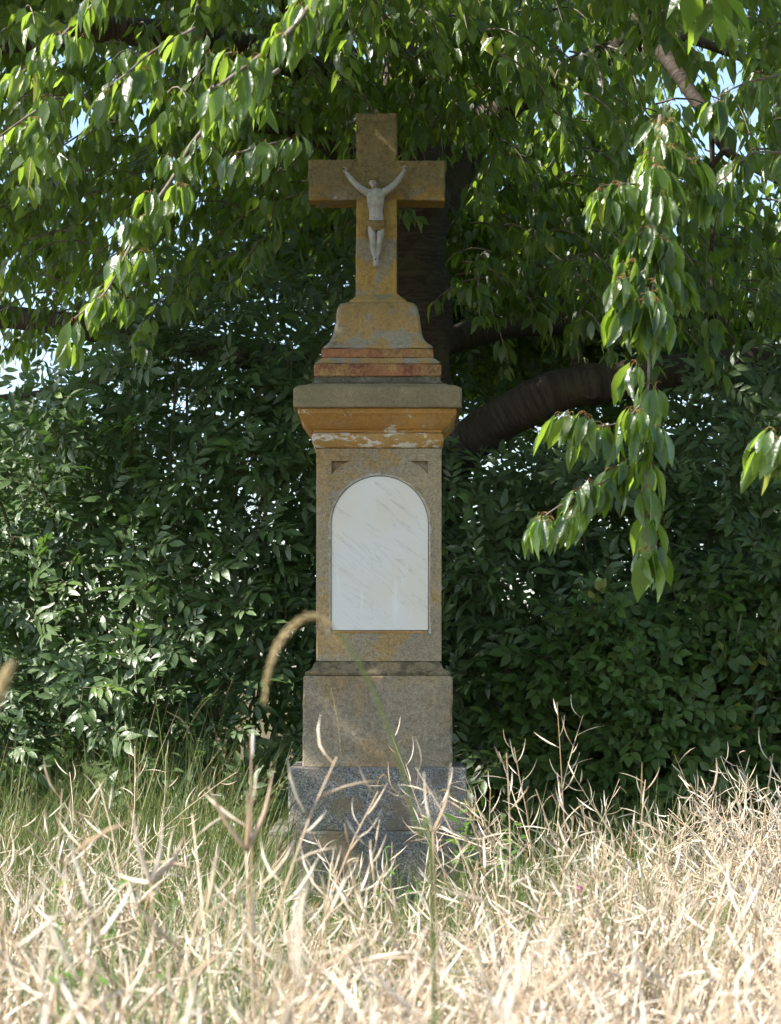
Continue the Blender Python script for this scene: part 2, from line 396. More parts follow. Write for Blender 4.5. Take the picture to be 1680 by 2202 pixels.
# --- cross
CF = AY - 0.088                      # front plane of the cross
def cross_mesh():
    X = lambda px: (px - 840) * CF / FPX
    Zc = lambda py: EYE + (HOR - py) * CF / FPX
    o = [(765, 640), (766, 430), (664, 431), (663, 343), (766, 342), (766, 243), (854, 243), (855, 344), (958, 345), (957, 431), (854, 430), (854, 640)]
    pts = []
    for i in range(len(o)):
        p, q = o[i], o[(i + 1) % len(o)]; k = max(1, int(math.dist(p, q) / 7))
        for t in range(k): f = t / k; pts.append((X(p[0] * (1 - f) + q[0] * f), Zc(p[1] * (1 - f) + q[1] * f)))
    n = len(pts); cen = [(min(max(x, X(772)), X(848)), z) for x, z in pts]
    V = []
    nrm = []
    for i in range(n):
        (x0, z0), (x1, z1) = pts[i - 1], pts[(i + 1) % n]; l = math.hypot(x1 - x0, z1 - z0); nrm.append((-(z1 - z0) / l, (x1 - x0) / l))
    for yy, ins in ((CF, 0.006), (CF + 0.002, 0.002), (CF + 0.007, 0.0), (CF + 0.09, 0.0), (CF + 0.169, 0.0), (CF + 0.174, 0.002), (CF + 0.176, 0.006)):
        for i, (x, z) in enumerate(pts):
            c = 0.0022 * mnoise.noise(Vector((x * 30, yy * 30, z * 30))) + 0.004 * max(0, mnoise.noise(Vector((x * 9, yy * 9, z * 9 + 3))) - 0.2)
            ins2 = ins + c
            V.append((x - nrm[i][0] * ins2, yy, z - nrm[i][1] * ins2))
    Q = [(a_ * n + j, a_ * n + (j + 1) % n, (a_ + 1) * n + (j + 1) % n, (a_ + 1) * n + j) for a_ in range(6) for j in range(n)]
    me = bpy.data.meshes.new('cross'); me.from_pydata(V, [], Q + [tuple(reversed(range(n))), tuple(range(6 * n, 7 * n))])
    me.materials.append(M['cross']); me.materials.append(M['shaft'])
    bm = bmesh.new(); bm.from_mesh(me); bmesh.ops.recalc_face_normals(bm, faces=bm.faces); bm.to_mesh(me); bm.free()
    me.update(); return me
def mat_cross():
    """weathered stone above, ochre paint kept on the shaft below the arms"""
    t = NT('cross_weathered'); p = t.obj(); sp = t.n('SeparateXYZ', i={0: p})
    n1 = t.noise(p, 6, 8, 0.65, 0.4); n2 = t.noise(p, 14, 8, 0.7); n3 = t.noise(p, 170, 3, 0.7); n4 = t.noise(p, 38, 6, 0.72)
    stone = t.mix(t.step(n1, 0.42, 0.6), (0.32, 0.25, 0.145), (0.37, 0.265, 0.13))
    stone = t.mix(t.step(n2, 0.55, 0.7, 0, 0.7), stone, (0.12, 0.10, 0.05))
    paint = t.mix(t.step(n1, 0.50, 0.56), (0.37, 0.24, 0.085), (0.285, 0.24, 0.185))
    paint = t.mix(t.step(n2, 0.58, 0.68, 0, 0.6), paint, (0.36, 0.19, 0.06))
    zz = t.math('ADD', sp.outputs[2], t.math('MULTIPLY', t.math('SUBTRACT', n2, 0.5), 0.25))
    c = t.mix(t.step(zz, zrow(425, CF), zrow(395, CF)), paint, stone)
    m = t.math('ADD', t.math('MULTIPLY', t.step(n3, .3, .7), 0.3), t.math('MULTIPLY', t.step(n4, .3, .7), 0.4)); m = t.math('ADD', m, 0.65)
    c = t.mix(1.0, c, t.n('CombineColor', i={0: m, 1: m, 2: m}).outputs[0], 'MULTIPLY')
    rz = t.step(zz, zrow(440, CF), zrow(385, CF), 0.25, 1.0)
    ridge = t.noise(t.obj(scale=(1, 1, 1)), 26, 7, 0.75, 1.2)
    nb = t.bump(t.math('MULTIPLY', ridge, rz), 1.0, 0.035)
    nb = t.bump(n3, 0.5, 0.004, nb)
    return t.out(t.pbr(c, 0.9, nb, 0.2))
cme = cross_mesh(); cme.materials.clear(); cme.materials.append(mat_cross())
cross = link('cross', cme, mon); cross['label'] = 'stone cross with short arms and ochre shaft'

def stack_abs(levels): return levels
CDR = 0.95
stack('cross_collar', [(91, 632), (97, 637), (112, 642), (122, 645), (124, 652)], M['shaft'], dr=CDR, seed=3)
stack('bell_foot', [(140, 648.5), (156, 651), (167, 656), (174, 663), (179, 675), (182, 690), (186, 704), (191, 716), (199, 727), (211, 735), (224, 740), (233, 744), (235, 749.5)], M['bell'], rough=0.005, seed=4, r=0.022)
stack('red_step', [(238, 750), (241, 752), (241, 769)], M['red'], seed=5)['label'] = 'reddish painted step under the bell foot'
stack('weathered_ledge', [(243, 769.5), (246, 771), (262, 777), (270, 782)], M['bell'], rough=0.003, seed=6)
stack('red_step', [(270, 782.5), (274, 785), (274, 809)], M['red'], seed=7)['label'] = 'wider reddish painted step'
stack('drip_course', [(271, 809.5), (270, 812), (273, 820), (284, 825)], M['drip'], rough=0.004, seed=8)
stack('cornice_slab', [(300, 824.5), (338, 829), (358, 833), (363, 837), (363, 876)], M['slab'], rough=0.002, seed=9)['label'] = 'flat grey-brown stone slab'
stack('cornice', [(343, 876.5), (343, 889), (338, 891), (332, 897), (322, 904), (312, 911), (302, 917), (290, 922), (284, 924), (278, 925), (278, 930)], M['cornice'], seed=10)['label'] = 'orange painted cornice with flaking patches'
stack('neck_moulding', [(276, 930.5), (283, 934), (284, 947), (281, 951), (275, 956), (270, 961), (267, 963)], M['neck'], seed=11)
PW = 265
hwP, zP0, hdP = lev(PW, 963.5); FT = 0.020
pil = stack('pillar', [(PW, 963.5), (PW, 1422)], M['pillar'], rough=0.001, seed=12)
# recess the front: body set back behind a face plate with arched and triangular openings
for v in pil.data.vertices:
    if v.co.y < AY - hdP + 0.02: v.co.y += FT + 0.002
PF = AY - hdP
def X_(px): return (px - 840) * PF / FPX
def Z_(py): return EYE + (HOR - py) * PF / FPX
def arch(cx, x0, x1, ybot, yc, n=40, grow=0.0):
    r_ = (x1 - x0) / 2 + grow
    pts = [(cx - r_, ybot + grow), (cx + r_, ybot + grow)]
    for k in range(n + 1):
        a_ = math.pi * k / n; pts.append((cx + r_ * math.cos(a_), yc - r_ * math.sin(a_)))
    return pts
def plate(name, loops, y_front, thick, mat, parent=mon, bev=0.0):
    cu = bpy.data.curves.new(name, 'CURVE'); cu.dimensions = '2D'; cu.fill_mode = 'BOTH'; cu.extrude = thick / 2; cu.bevel_depth = bev; cu.bevel_resolution = 1
    for pts in loops:
        s = cu.splines.new('POLY'); s.points.add(len(pts) - 1); s.use_cyclic_u = True
        for q, (x, z) in zip(s.points, pts): q.co = (x, z, 0, 1)
    tmp = bpy.data.objects.new('tmp', cu); COL.objects.link(tmp)
    dg = bpy.context.evaluated_depsgraph_get(); me = bpy.data.meshes.new_from_object(tmp.evaluated_get(dg))
    bpy.data.objects.remove(tmp); bpy.data.curves.remove(cu)
    for v in me.vertices: v.co = Vector((v.co.x, y_front + thick / 2 - v.co.z, v.co.y))
    me.flip_normals() if False else None
    bm = bmesh.new(); bm.from_mesh(me); bmesh.ops.remove_doubles(bm, verts=bm.verts, dist=1e-5); bmesh.ops.recalc_face_normals(bm, faces=bm.faces); bm.to_mesh(me); bm.free()
    me.name = name; me.materials.clear(); me.materials.append(mat); me.update()
    return link(name, me, parent)
cxp = 817
def px2(loop): return [(X_(x), Z_(y)) for x, y in loop]
outer = px2([(685, 964.5), (949.5, 964.5), (949.5, 1421.5), (684.5, 1421.5)])
hole = px2(arch(cxp, 711.5, 922.5, 1356, 1128))
def spandrel(s):
    pts = [(cxp + s * 104, 991), (cxp + s * 66, 991)]
    a0 = math.acos(66 / 144.0); a1 = math.acos(104 / 144.0)
    for k in range(9):
        a_ = a0 + (a1 - a0) * k / 8; pts.append((cxp + s * 144 * math.cos(a_), 1119 - 144 * math.sin(a_)))
    return px2(pts)
plate('pillar_face', [outer, hole, spandrel(-1), spandrel(1)], PF, FT, M['pillar'])
hl = plate('joint_bed', [px2(arch(cxp, 711, 923, 1357, 1128))], PF + FT - 0.004, 0.006, M['gap'])
pq = plate('marble_plaque', [px2(arch(cxp, 713.6, 920.4, 1354.2, 1128))], PF + 0.004, 0.014, M['marble'], bev=0.0015)
pq['label'] = 'white marble plaque with arched top and grey veins'
def noisy_rim():
    inn = arch(cxp, 712, 922, 1358, 1128, 60)
    out = []
    dense = []
    full = arch(cxp, 712, 922, 1358, 1128, 60)
    # walk: left jamb up, arch, right jamb down (no bottom)
    path = [(712, y) for y in np.linspace(1362, 1128, 70)] + [(cxp - 105 * math.cos(a_), 1128 - 105 * math.sin(a_)) for a_ in np.linspace(0.02, math.pi - 0.02, 70)] + [(922, y) for y in np.linspace(1128, 1362, 70)]
    o, i = [], []
    for k, (x, y) in enumerate(path):
        if y > 1128: nx, ny = (-1, 0) if x < cxp else (1, 0)
        else: l = math.hypot(x - cxp, y - 1128); nx, ny = (x - cxp) / l, (y - 1128) / l
        w = 4.6 + 3.6 * mnoise.noise(Vector((x * 0.09, y * 0.06, 0))) + 1.8 * mnoise.noise(Vector((x * 0.5, y * 0.35, 4)))
        w = max(0.6, w); o.append((x + nx * w, y + ny * w)); i.append((x + nx * 0.2, y + ny * 0.2))
    return px2(o + i[::-1])
plate('mortar_rim', [noisy_rim()], PF - 0.0025, 0.004, M['mortar'])
sill = [(x, 1357.5) for x in np.linspace(714, 920, 60)] + [(x, 1361 + 2.2 * mnoise.noise(Vector((x * 0.13, 0, 0))) + 1.2 * mnoise.noise(Vector((x * 0.5, 3, 0)))) for x in np.linspace(920, 714, 60)]
plate('mortar_sill', [px2(sill)], PF - 0.003, 0.0045, M['cornice'])
stack('base_moulding', [(267, 1422.5), (270, 1425), (276, 1431), (281, 1437), (292, 1441), (308, 1444), (313, 1447), (312, 1453)], M['base_mould'], rough=0.003, seed=13)
stack('pedestal', [(318, 1453.5), (322, 1456), (323, 1646), (324, 1650.5)], M['pedestal'], rough=0.002, seed=14)
stack('granite_block', [(381, 1651), (384, 1654), (384, 1787)], M['granite'], rough=0.002, seed=15, r=0.008)['label'] = 'speckled grey granite block'
stack('foundation_step', [(466, 1789), (470, 1792), (470, 2030)], M['concrete'], rough=0.004, seed=16, r=0.01, chip=0.01)

# --- figure on the cross
def remesh_object(name, parts, mat, voxel, parent, smooth=6):
    g = Geo()
    for V, Q in parts: g.add(V, Q)
    me = g.mesh(name + '_raw', [mat]); o = link(name, me, parent)
    md = o.modifiers.new('r', 'REMESH'); md.mode = 'VOXEL'; md.voxel_size = voxel; md.use_smooth_shade = True
    ms = o.modifiers.new('s', 'SMOOTH'); ms.iterations = smooth; ms.factor = 0.5
    dg = bpy.context.evaluated_depsgraph_get(); nm = bpy.data.meshes.new_from_object(o.evaluated_get(dg))
    o.modifiers.clear(); o.data = nm; nm.materials.clear(); nm.materials.append(mat); nm.name = name
    nm.polygons.foreach_set('use_smooth', np.ones(len(nm.polygons), bool))
    return o
def ell(path, ra, rb, sides=14, up=(0, -1, 0)):
    """tube of elliptic sections: ra sideways, rb along the view axis"""
    path = np.asarray(path, float); n = len(path); t = unit(np.gradient(path, axis=0)); V = []
    ra = np.broadcast_to(ra, (n,)); rb = np.broadcast_to(rb, (n,)); ang = np.arange(sides) * 2 * math.pi / sides
    for i in range(n):
        w = np.asarray(up, float); w = unit(w - t[i] * np.dot(w, t[i])); u = np.cross(t[i], w)
        V.append(path[i] + ra[i] * np.cos(ang)[:, None] * u + rb[i] * np.sin(ang)[:, None] * w)
    V = np.concatenate(V); Q = [(i * sides + j, i * sides + (j + 1) % sides, (i + 1) * sides + (j + 1) % sides, (i + 1) * sides + j) for i in range(n - 1) for j in range(sides)]
    V = np.concatenate([V, path[:1], path[-1:]]); c0 = n * sides
    for j in range(sides): Q.append((c0, (j + 1) % sides, j, -1)); Q.append((c0 + 1, (n - 1) * sides + j, (n - 1) * sides + (j + 1) % sides, -1))
    return V, np.array(Q, np.int32)
def ball(c, r, sides=12):
    c = np.asarray(c, float); r = np.asarray(r, float) * np.ones(3)
    th = np.linspace(0.05, math.pi - 0.05, 9); path = np.stack([np.zeros(9), np.zeros(9), np.cos(th)], 1)
    V, Q = ell(path, np.sin(th), np.sin(th), sides); return V * r + c, Q
FD = CF - 0.03                              # distance of the figure's axis
def FP(px, py, out=0.0):                    # out: metres towards the viewer
    p = P(px, py, FD); p.y -= out; return np.array(p)
u1 = FD / FPX                               # one picture row in metres here
def fig():
    parts = []
    T = lambda pts, ra, rb: parts.append(ell(catmull(pts, 5), np.interp(np.linspace(0, 1, 5 * (len(pts) - 1) + 1), np.linspace(0, 1, len(pts)), ra) * u1, np.interp(np.linspace(0, 1, 5 * (len(pts) - 1) + 1), np.linspace(0, 1, len(pts)), rb) * u1))
    # torso: shoulders, chest, ribs, waist, hips
    T([FP(807, 408, .012), FP(807.5, 414, .014), FP(808, 424, .016), FP(808, 436, .014), FP(808.5, 448, .008), FP(809, 458, .007), FP(809.5, 468, .008), FP(810, 479, .008), FP(810, 486, .006)],
      [11, 19, 19.5, 18.5, 16, 14.8, 16, 17.2, 15], [8, 11, 13, 12, 9.5, 9, 10, 11, 9])
    # pectorals, rib arch, navel relief
    parts.append(ball(FP(799.5, 423, .034), (9.5 * u1, 4.5 * u1, 7.5 * u1))); parts.append(ball(FP(816.5, 423, .034), (9.5 * u1, 4.5 * u1, 7.5 * u1)))
    for s in (-1, 1):
        for k in range(3): parts.append(ball(FP(808 + s * (6 + 2.0 * k), 434 + 4.0 * k, .030 - .003 * k), (6.5 * u1, 3.2 * u1, 2.0 * u1)))
        parts.append(ball(FP(809 + s * 4.5, 456, .022), (4.6 * u1, 3.5 * u1, 7 * u1)))
    # neck, head bowed to the viewer's left
    T([FP(807, 413, .012), FP(805, 405, .018), FP(803, 398, .026)], [6.8, 6, 6], [6.5, 6, 6])
    parts.append(ball(FP(802, 395.5, .034), (7.6 * u1, 8.5 * u1, 9.8 * u1)))
    parts.append(ball(FP(801.5, 402.5, .044), (5.2 * u1, 4.8 * u1, 5.0 * u1)))      # beard and chin
    parts.append(ball(FP(800.8, 397.5, .056), (1.5 * u1, 2.2 * u1, 3.0 * u1)))      # nose
    parts.append(ball(FP(800.8, 393.4, .051), (5.4 * u1, 1.8 * u1, 1.3 * u1)))      # brow
    for s in (-1, 1): parts.append(ball(FP(802 + s * 7.6, 397, .030), (1.2 * u1, 2 * u1, 2.4 * u1)))
    # arms
    T([FP(800, 416, .010), FP(790, 415, .012), FP(778, 408, .014), FP(766, 398, .014), FP(757, 388, .012), FP(750, 379, .008), FP(744.5, 371, .004)], [8.5, 8.6, 7.6, 6.6, 6.3, 5.2, 3.8], [9, 8.4, 7.4, 6.4, 6.2, 5.2, 3.6])
    T([FP(816, 416, .010), FP(826, 414, .012), FP(838, 407, .014), FP(849, 397, .014), FP(858, 387, .012), FP(864, 377, .008), FP(868, 369, .004)], [8.5, 8.6, 7.6, 6.6, 6.3, 5.2, 3.8], [9, 8.4, 7.4, 6.4, 6.2, 5.2, 3.6])
    # hands: palm, thumb, four curled fingers
    for s, wx, wy in ((-1, 744.5, 371), (1, 868, 369)):
        px_, py_ = wx + s * 3.2, wy - 4.0
        parts.append(ball(FP(px_, py_, .006), (5.0 * u1, 3.0 * u1, 5.6 * u1)))
        for k in range(4):
            a_ = math.radians(118 - 19 * k) if s > 0 else math.radians(62 + 19 * k)
            L_ = (6.6, 7.4, 7.0, 5.6)[k]
            bx, by = px_ + math.cos(a_) * 3.4, py_ - math.sin(a_) * 3.6
            T([FP(bx, by, .007), FP(bx + math.cos(a_) * L_ * .45, by - math.sin(a_) * L_ * .45, .012), FP(bx + math.cos(a_) * L_ * .55, by - math.sin(a_) * L_ * .55 + 1.0, .020)], [1.15, 1.05, .8], [1.15, 1.05, .8])
        T([FP(px_ - s * 2.5, py_ + 0.5, .008), FP(px_ - s * 5.0, py_ - 2.2, .012), FP(px_ - s * 5.2, py_ - 5.0, .014)], [1.4, 1.2, .9], [1.4, 1.2, .9])
    # legs, crossed at the feet
    T([FP(801.5, 480, .008), FP(800.5, 492, .012), FP(800.5, 505, .018), FP(801.5, 517, .024), FP(802, 523, .024), FP(801.8, 531, .016), FP(803.5, 542, .012), FP(806, 552, .012), FP(807.5, 558, .014)], [9.5, 9.3, 8.2, 6.6, 6.3, 6.4, 5.6, 4.0, 3.6], [11, 10.5, 9, 7.5, 7.2, 7, 6, 4.3, 4])
    T([FP(818, 480, .008), FP(818.5, 492, .012), FP(818, 505, .016), FP(816.5, 517, .020), FP(815.8, 523, .020), FP(815.5, 531, .012), FP(813.5, 542, .008), FP(811, 552, .006), FP(810, 558, .006)], [9.5, 9.3, 8.2, 6.6, 6.3, 6.4, 5.4, 4.0, 3.6], [11, 10.5, 9, 7.5, 7.2, 7, 6, 4.3, 4])
    T([FP(807.8, 556, .016), FP(808, 562, .022), FP(807.5, 568, .022), FP(807, 574, .018)], [3.8, 4.3, 4.9, 3.6], [4.4, 3.6, 2.8, 2.2])
    T([FP(810.5, 556, .006), FP(811, 562, .010), FP(811, 568, .012), FP(810.5, 573, .010)], [3.8, 4.3, 4.7, 3.6], [4, 3.2, 2.6, 2.2])
    return parts
figure = remesh_object('crucified_figure', fig(), M['iron'], 0.0017, mon, 1)
figure['label'] = 'small grey crucified figure with raised arms and bowed head'
# loincloth: band of folds round the hips, hanging point and a knot at the side
lc = []
for k in range(5):
    y0 = 477.5 + k * 3.0; w = 18.8 - 0.5 * k
    path = [FP(810 + w * math.sin(a_), y0 + (3.2 + k * 1.5) * math.cos(a_) - 1.5, .006 + (.0300 - .0003 * k) * math.cos(a_)) for a_ in np.linspace(-1.75, 1.75, 22)]
    lc.append(ell(path, 2.5 * u1, 2.9 * u1, 8, up=(0, -1, 0.001)))
lc.append(ball(FP(791, 483, .008), (3.5 * u1, 4 * u1, 4.2 * u1)))
for dx, ln in ((-3, 24), (-6, 20), (-1, 21)):
    lc.append(ell(catmull([FP(790, 482, .008), FP(788 + dx, 490, .010), FP(788 + dx * 1.3, 482 + ln, .006)], 6), np.linspace(2, 3.2, 13) * u1, np.linspace(1.6, 1.2, 13) * u1, 8))
loin = remesh_object('loincloth', lc, M['gold'], 0.0016, figure, 2); loin['label'] = 'gilt loincloth knotted at the side'
hair = [ball(FP(802.5, 389, .033), (9.4 * u1, 10.2 * u1, 6.0 * u1))]
for k in range(22):
    a_ = k / 22 * 2 * math.pi; c = FP(802 + 9.6 * math.cos(a_), 389.5 - 1.4 * math.cos(a_), .034 + .0205 * math.sin(a_))
    hair.append(ball(c, (2.0 * u1, 2.0 * u1, 1.7 * u1), 8))
for s, dx in ((-1, 0), (1, 0)):
    hair.append(ell(catmull([FP(802 + s * 7, 391, .028), FP(803 + s * 9, 400, .022), FP(804.5 + s * 10, 409, .016)], 6), np.linspace(3.6, 2.6, 13) * u1, np.linspace(4.2, 3, 13) * u1, 8))
remesh_object('crowned_hair', hair, M['gold'], 0.0014, figure, 1)
for px_, py_, out in ((739.5, 366, .016), (872.5, 364, .016), (808, 561, .038)):
    V, Q, al = tube([FP(px_, py_, out), FP(px_, py_ - 0.3, out + .006)], [1.5 * u1, 1.8 * u1], 8); g = Geo(); g.add(V, Q); g.obj('nail', [M['rust']], figure)

# ------------------------------------------------------------------ leaf shapes
def leaf_T(L, W, rows=5, fold=0.25, droop=0.25, twist=0.0, widest=0.45, base=0.0):
    """blade along +Y, normal +Z, from base 0; three columns"""
    V, side = [], []
    ts = np.linspace(0, 1, rows)
    for t in ts:
        if t < widest: w = math.sin(0.5 * math.pi * (t / widest)) ** 0.75
        else: w = math.cos(0.5 * math.pi * ((t - widest) / (1 - widest))) ** 1.15
        w *= W / 2; y = L * t; z = -droop * L * t * t
        a_ = twist * t
        for c in (-1, 0, 1):
            x = c * w * math.cos(fold); zz = z + abs(c) * w * math.sin(fold)
            V.append((x * math.cos(a_) - (zz - z) * math.sin(a_), y, z + x * math.sin(a_) + (zz - z) * math.cos(a_))); side.append(float(c))
    Q = []
    for i in range(rows - 1):
        for c in range(2):
            q = (i * 3 + c, i * 3 + c + 1, i * 3 + c + 4, i * 3 + c + 3)
            if i == 0: q = (1, 4 + c, 3 + c, -1) if c == 0 else (1, 5, 4, -1)
            if i == rows - 2: m = (rows - 1) * 3 + 1; q = (i * 3 + c, i * 3 + c + 1, m, -1)
            Q.append(q)
    return np.array(V), np.array(Q, np.int32), np.array(side)
def compound(n_pairs, Lr, L, W, seed, rows=5):
    r = random.Random(seed); VV, QQ, SS, MI = [], [], [], []; n = 0
    def put(V, Q, s, mi):
        nonlocal n
        VV.append(V); QQ.append(np.where(Q >= 0, Q + n, -1)); SS.append(s); MI.append(np.full(len(Q), mi)); n += len(V)
    rach = np.array([(0, Lr * t, -0.10 * Lr * t * t) for t in np.linspace(0, 1, 4)])
    V, Q, al = tube(rach, [0.0022, 0.002, 0.0016, 0.001], 3, cap=False); put(V, Q, np.ones(len(V)), 1)
    def leaflet(pos, yaw, pitch, s):
        V, Q, sd_ = leaf_T(L * s, W * s, rows, fold=r.uniform(0.1, 0.4), droop=r.uniform(0.1, 0.4), twist=r.uniform(-.4, .4))
        Mx = Matrix.Rotation(yaw, 3, 'Z') @ Matrix.Rotation(pitch, 3, 'X')
        put(V @ np.array(Mx).T + pos, Q, sd_, 0)
    for k in range(n_pairs):
        t = 0.38 + 0.5 * k / max(1, n_pairs - 1) if n_pairs > 1 else 0.55
        p = np.array([0, Lr * t, -0.10 * Lr * t * t])
        for s in (-1, 1): leaflet(p, s * r.uniform(0.8, 1.15), r.uniform(-.35, .1), r.uniform(0.75, 1.0))
    leaflet(rach[-1], r.uniform(-.15, .15), r.uniform(-.3, 0), 1.08)
    return np.concatenate(VV), np.concatenate(QQ), {'side': np.concatenate(SS), 'rnd': np.zeros(n)}, np.concatenate(MI)
def single(L, W, seed, rows=5, petiole=0.0):
    r = random.Random(seed)
    V, Q, s = leaf_T(L, W, rows, fold=r.uniform(0.1, 0.75), droop=r.uniform(-0.1, 0.4), twist=r.uniform(-.9, .9), widest=r.uniform(.38, .52))
    mi = np.zeros(len(Q), int)
    if petiole:
        pt = np.array([(0, -petiole * 0.6 * math.sin(t * 2.2), -petiole * 1.1 * t * t) for t in np.linspace(0, 1, 4)])
        V2, Q2, al = tube(pt, 0.0008, 3, cap=False); Q = np.concatenate([Q, Q2 + len(V)]); V = np.concatenate([V, V2]); s = np.concatenate([s, np.ones(len(V2))]); mi = np.concatenate([mi, np.ones(len(Q2), int)])
    return V, Q, {'side': s, 'rnd': np.zeros(len(V))}, mi

# ------------------------------------------------------------------ cherry tree
def bough(name, pts, r0, r1, parent, mat='bark', sides=14, per=10, lump=0.2, ped=None):
    path = catmull(pts, per); n = len(path); rad = np.linspace(r0, r1, n)
    V, Q, al = tube(path, rad, sides)
    for i in range(len(V) - 2):
        c = path[i // sides]; p = Vector(V[i]); k = 1 + lump * mnoise.noise(p * 5) + lump * 0.5 * mnoise.noise(p * 16)
        V[i] = c + (V[i] - c) * k
    g = Geo(); g.add(V, Q, {'along': al}); return g.obj(name, [M[mat]], parent)
TB = P(890, 1450, 12.0); TB.z = ground_z(TB.x, 12.0) - 0.1
tree = empty('cherry_tree', TB)
tag(tree, 'old cherry tree with drooping leafy branches overhanging the stone cross', 'tree')
bough('trunk', [TB, P(892, 1200, 12.0), P(894, 950, 12.0), P(897, 700, 12.0), P(893, 480, 12.0), P(888, 320, 12.0), P(885, 180, 12.05), P(895, 30, 12.1), P(915, -160, 12.2), P(930, -400, 12.4)], 0.22, 0.12, tree, sides=20)
LIMBS = [
 ([P(885, 380, 12), P(815, 240, 11.9), P(745, 130, 11.8), P(640, 20, 11.6), P(500, -120, 11.4)], 0.10, 0.06),
 ([P(880, 420, 12), P(760, 345, 11.8), P(690, 300, 11.6), P(600, 272, 11.4), P(480, 262, 11.2)], 0.075, 0.035),
 ([P(900, 470, 12), P(990, 320, 12.1), P(1090, 225, 12), P(1180, 175, 11.9), P(1290, 125, 11.8), P(1420, 60, 11.8)], 0.10, 0.06),
 ([P(905, 520, 12.1), P(990, 350, 12.3), P(1060, 180, 12.3), P(1082, 60, 12.2), P(1090, -80, 12.2), P(1110, -300, 12.2)], 0.11, 0.09),
 ([P(890, 1060, 11.95), P(985, 975, 11.85), P(1090, 895, 11.75), P(1240, 832, 11.7), P(1400, 812, 11.75), P(1560, 792, 11.8), P(1740, 765, 11.9), P(1950, 700, 12)], 0.125, 0.085),
 ([P(895, 760, 12.2), P(1060, 705, 12.5), P(1300, 690, 12.7), P(1500, 684, 12.8), P(1750, 690, 12.9)], 0.08, 0.06),
 ([P(890, 860, 12.0), P(700, 800, 12.1), P(400, 742, 12.2), P(100, 692, 12.3), P(-150, 672, 12.4)], 0.085, 0.06),
 ([P(880, 260, 12.05), P(700, 160, 11.6), P(500, 95, 11.2), P(280, 66, 10.9), P(120, 76, 10.8), P(-100, 110, 10.7)], 0.09, 0.05),
 ([P(1330, 100, 11.8), P(1390, 20, 11.6), P(1370, -80, 11.5)], 0.06, 0.05),
 ([P(1390, 30, 11.6), P(1420, 100, 11.5), P(1465, 170, 11.4), P(1535, 270, 11.3), P(1570, 330, 11.2), P(1700, 400, 11.1)], 0.045, 0.022),
 ([P(1450, 70, 11.6), P(1560, 110, 11.3), P(1690, 160, 11.0)], 0.03, 0.018),
 ([P(1560, 320, 11.2), P(1510, 380, 11.2), P(1430, 470, 11.1)], 0.018, 0.008),
 ([P(1530, 270, 11.3), P(1535, 450, 11.2), P(1530, 600, 11.2), P(1560, 700, 11.2), P(1585, 740, 11.2)], 0.014, 0.006),
 ([P(1200, 600, 12.3), P(1225, 690, 12.0), P(1245, 790, 11.75)], 0.02, 0.035),
 ([P(300, 760, 12.15), P(180, 830, 12.2), P(-40, 860, 12.2)], 0.03, 0.015),
]
for pts, r0, r1 in LIMBS: bough('limb', pts, r0, r1, tree)
# callus ring round an old pruning wound on the big limb
kc = P(1265, 832, 11.625); kn = Vector((0.1, -1, 0.1)).normalized(); ka = kn.orthogonal().normalized(); kb = kn.cross(ka)
V, Q, al = tube([kc + (ka * math.cos(t) * 0.05 + kb * math.sin(t) * 0.06) for t in np.linspace(0, 2 * math.pi, 25)], 0.017, 8, cap=False)
g = Geo(); g.add(V, Q, {'along': al}); g.obj('callus_ring', [M['bark']], tree)

CH = [single(0.105 * s, 0.043 * s, 100 + k, 6, 0.022) for k, s in enumerate((1, 0.9, 1.1, 1.0, 0.85, 1.15, 1.0, 0.95))]
CHb = [single(0.105 * s, 0.050 * s, 200 + k, 4, 0.0) for k, s in enumerate((1, 0.9, 1.1, 1.0))]
CHo = [single(0.105 * s, 0.054 * s, 220 + k, 3, 0.0) for k, s in enumerate((1, 0.9, 1.1, 1.0))]
heroes = []           # (pos, dir, normal, scale, branch index)
def whorl(node, n, out, L=1.0, spread=0.55, idx=0, sink=None):
    for k in range(n):
        a_ = 2 * math.pi * (k + R.random() * 0.8) / n + R.random()
        o_ = np.array([math.cos(a_), math.sin(a_), 0.0])
        d = np.array([0, 0, -1.0 if sink is None else -0.75]) + o_ * R.uniform(0.1, spread) + np.array(out) * 0.3 + np.array([R.gauss(0, .12), R.gauss(0, .12), 0])
        nn = o_ * 0.7 + np.array([R.gauss(0, .35), R.gauss(0, .35), 0.45])
        pos = np.array(node) + o_ * R.uniform(0.012, 0.032) + np.array([0, 0, -R.uniform(0.0, 0.02)])
        (heroes if sink is None else sink).append((pos, d, nn, L * R.uniform(0.75, 1.12), idx))
branches = []
def hanging(pts, r0, r1, step=0.05, n=(4, 7), L=1.0, skip=0.0, jitter=0.02, spread=0.55):
    path = catmull(pts, 10); ob = None
    V, Q, al = tube(path, np.linspace(r0, r1, len(path)), 6); g = Geo(); g.add(V, Q, {'along': al})
    ob = g.obj('hanging_branch', [M['twig']], tree); branches.append(ob); idx = len(branches) - 1
    ln = np.linalg.norm(np.diff(path, axis=0), axis=1); cum = np.concatenate([[0], np.cumsum(ln)]); s = skip
    while s < cum[-1]:
        i = min(len(path) - 2, int(np.searchsorted(cum, s)) - 1) if s > 0 else 0
        f = (s - cum[i]) / max(1e-6, ln[i]); p = path[i] * (1 - f) + path[i + 1] * f
        t = unit(path[i + 1] - path[i]); p = p + np.array([R.gauss(0, jitter), R.gauss(0, jitter * 2), R.gauss(0, jitter)])
        whorl(p, R.randint(*n), t * np.array([1, 1, 0.0]), L, spread, idx); s += step * R.uniform(0.6, 1.4)
    whorl(path[-1], n[1], unit(path[-1] - path[-2]), L, spread * 0.7, idx)
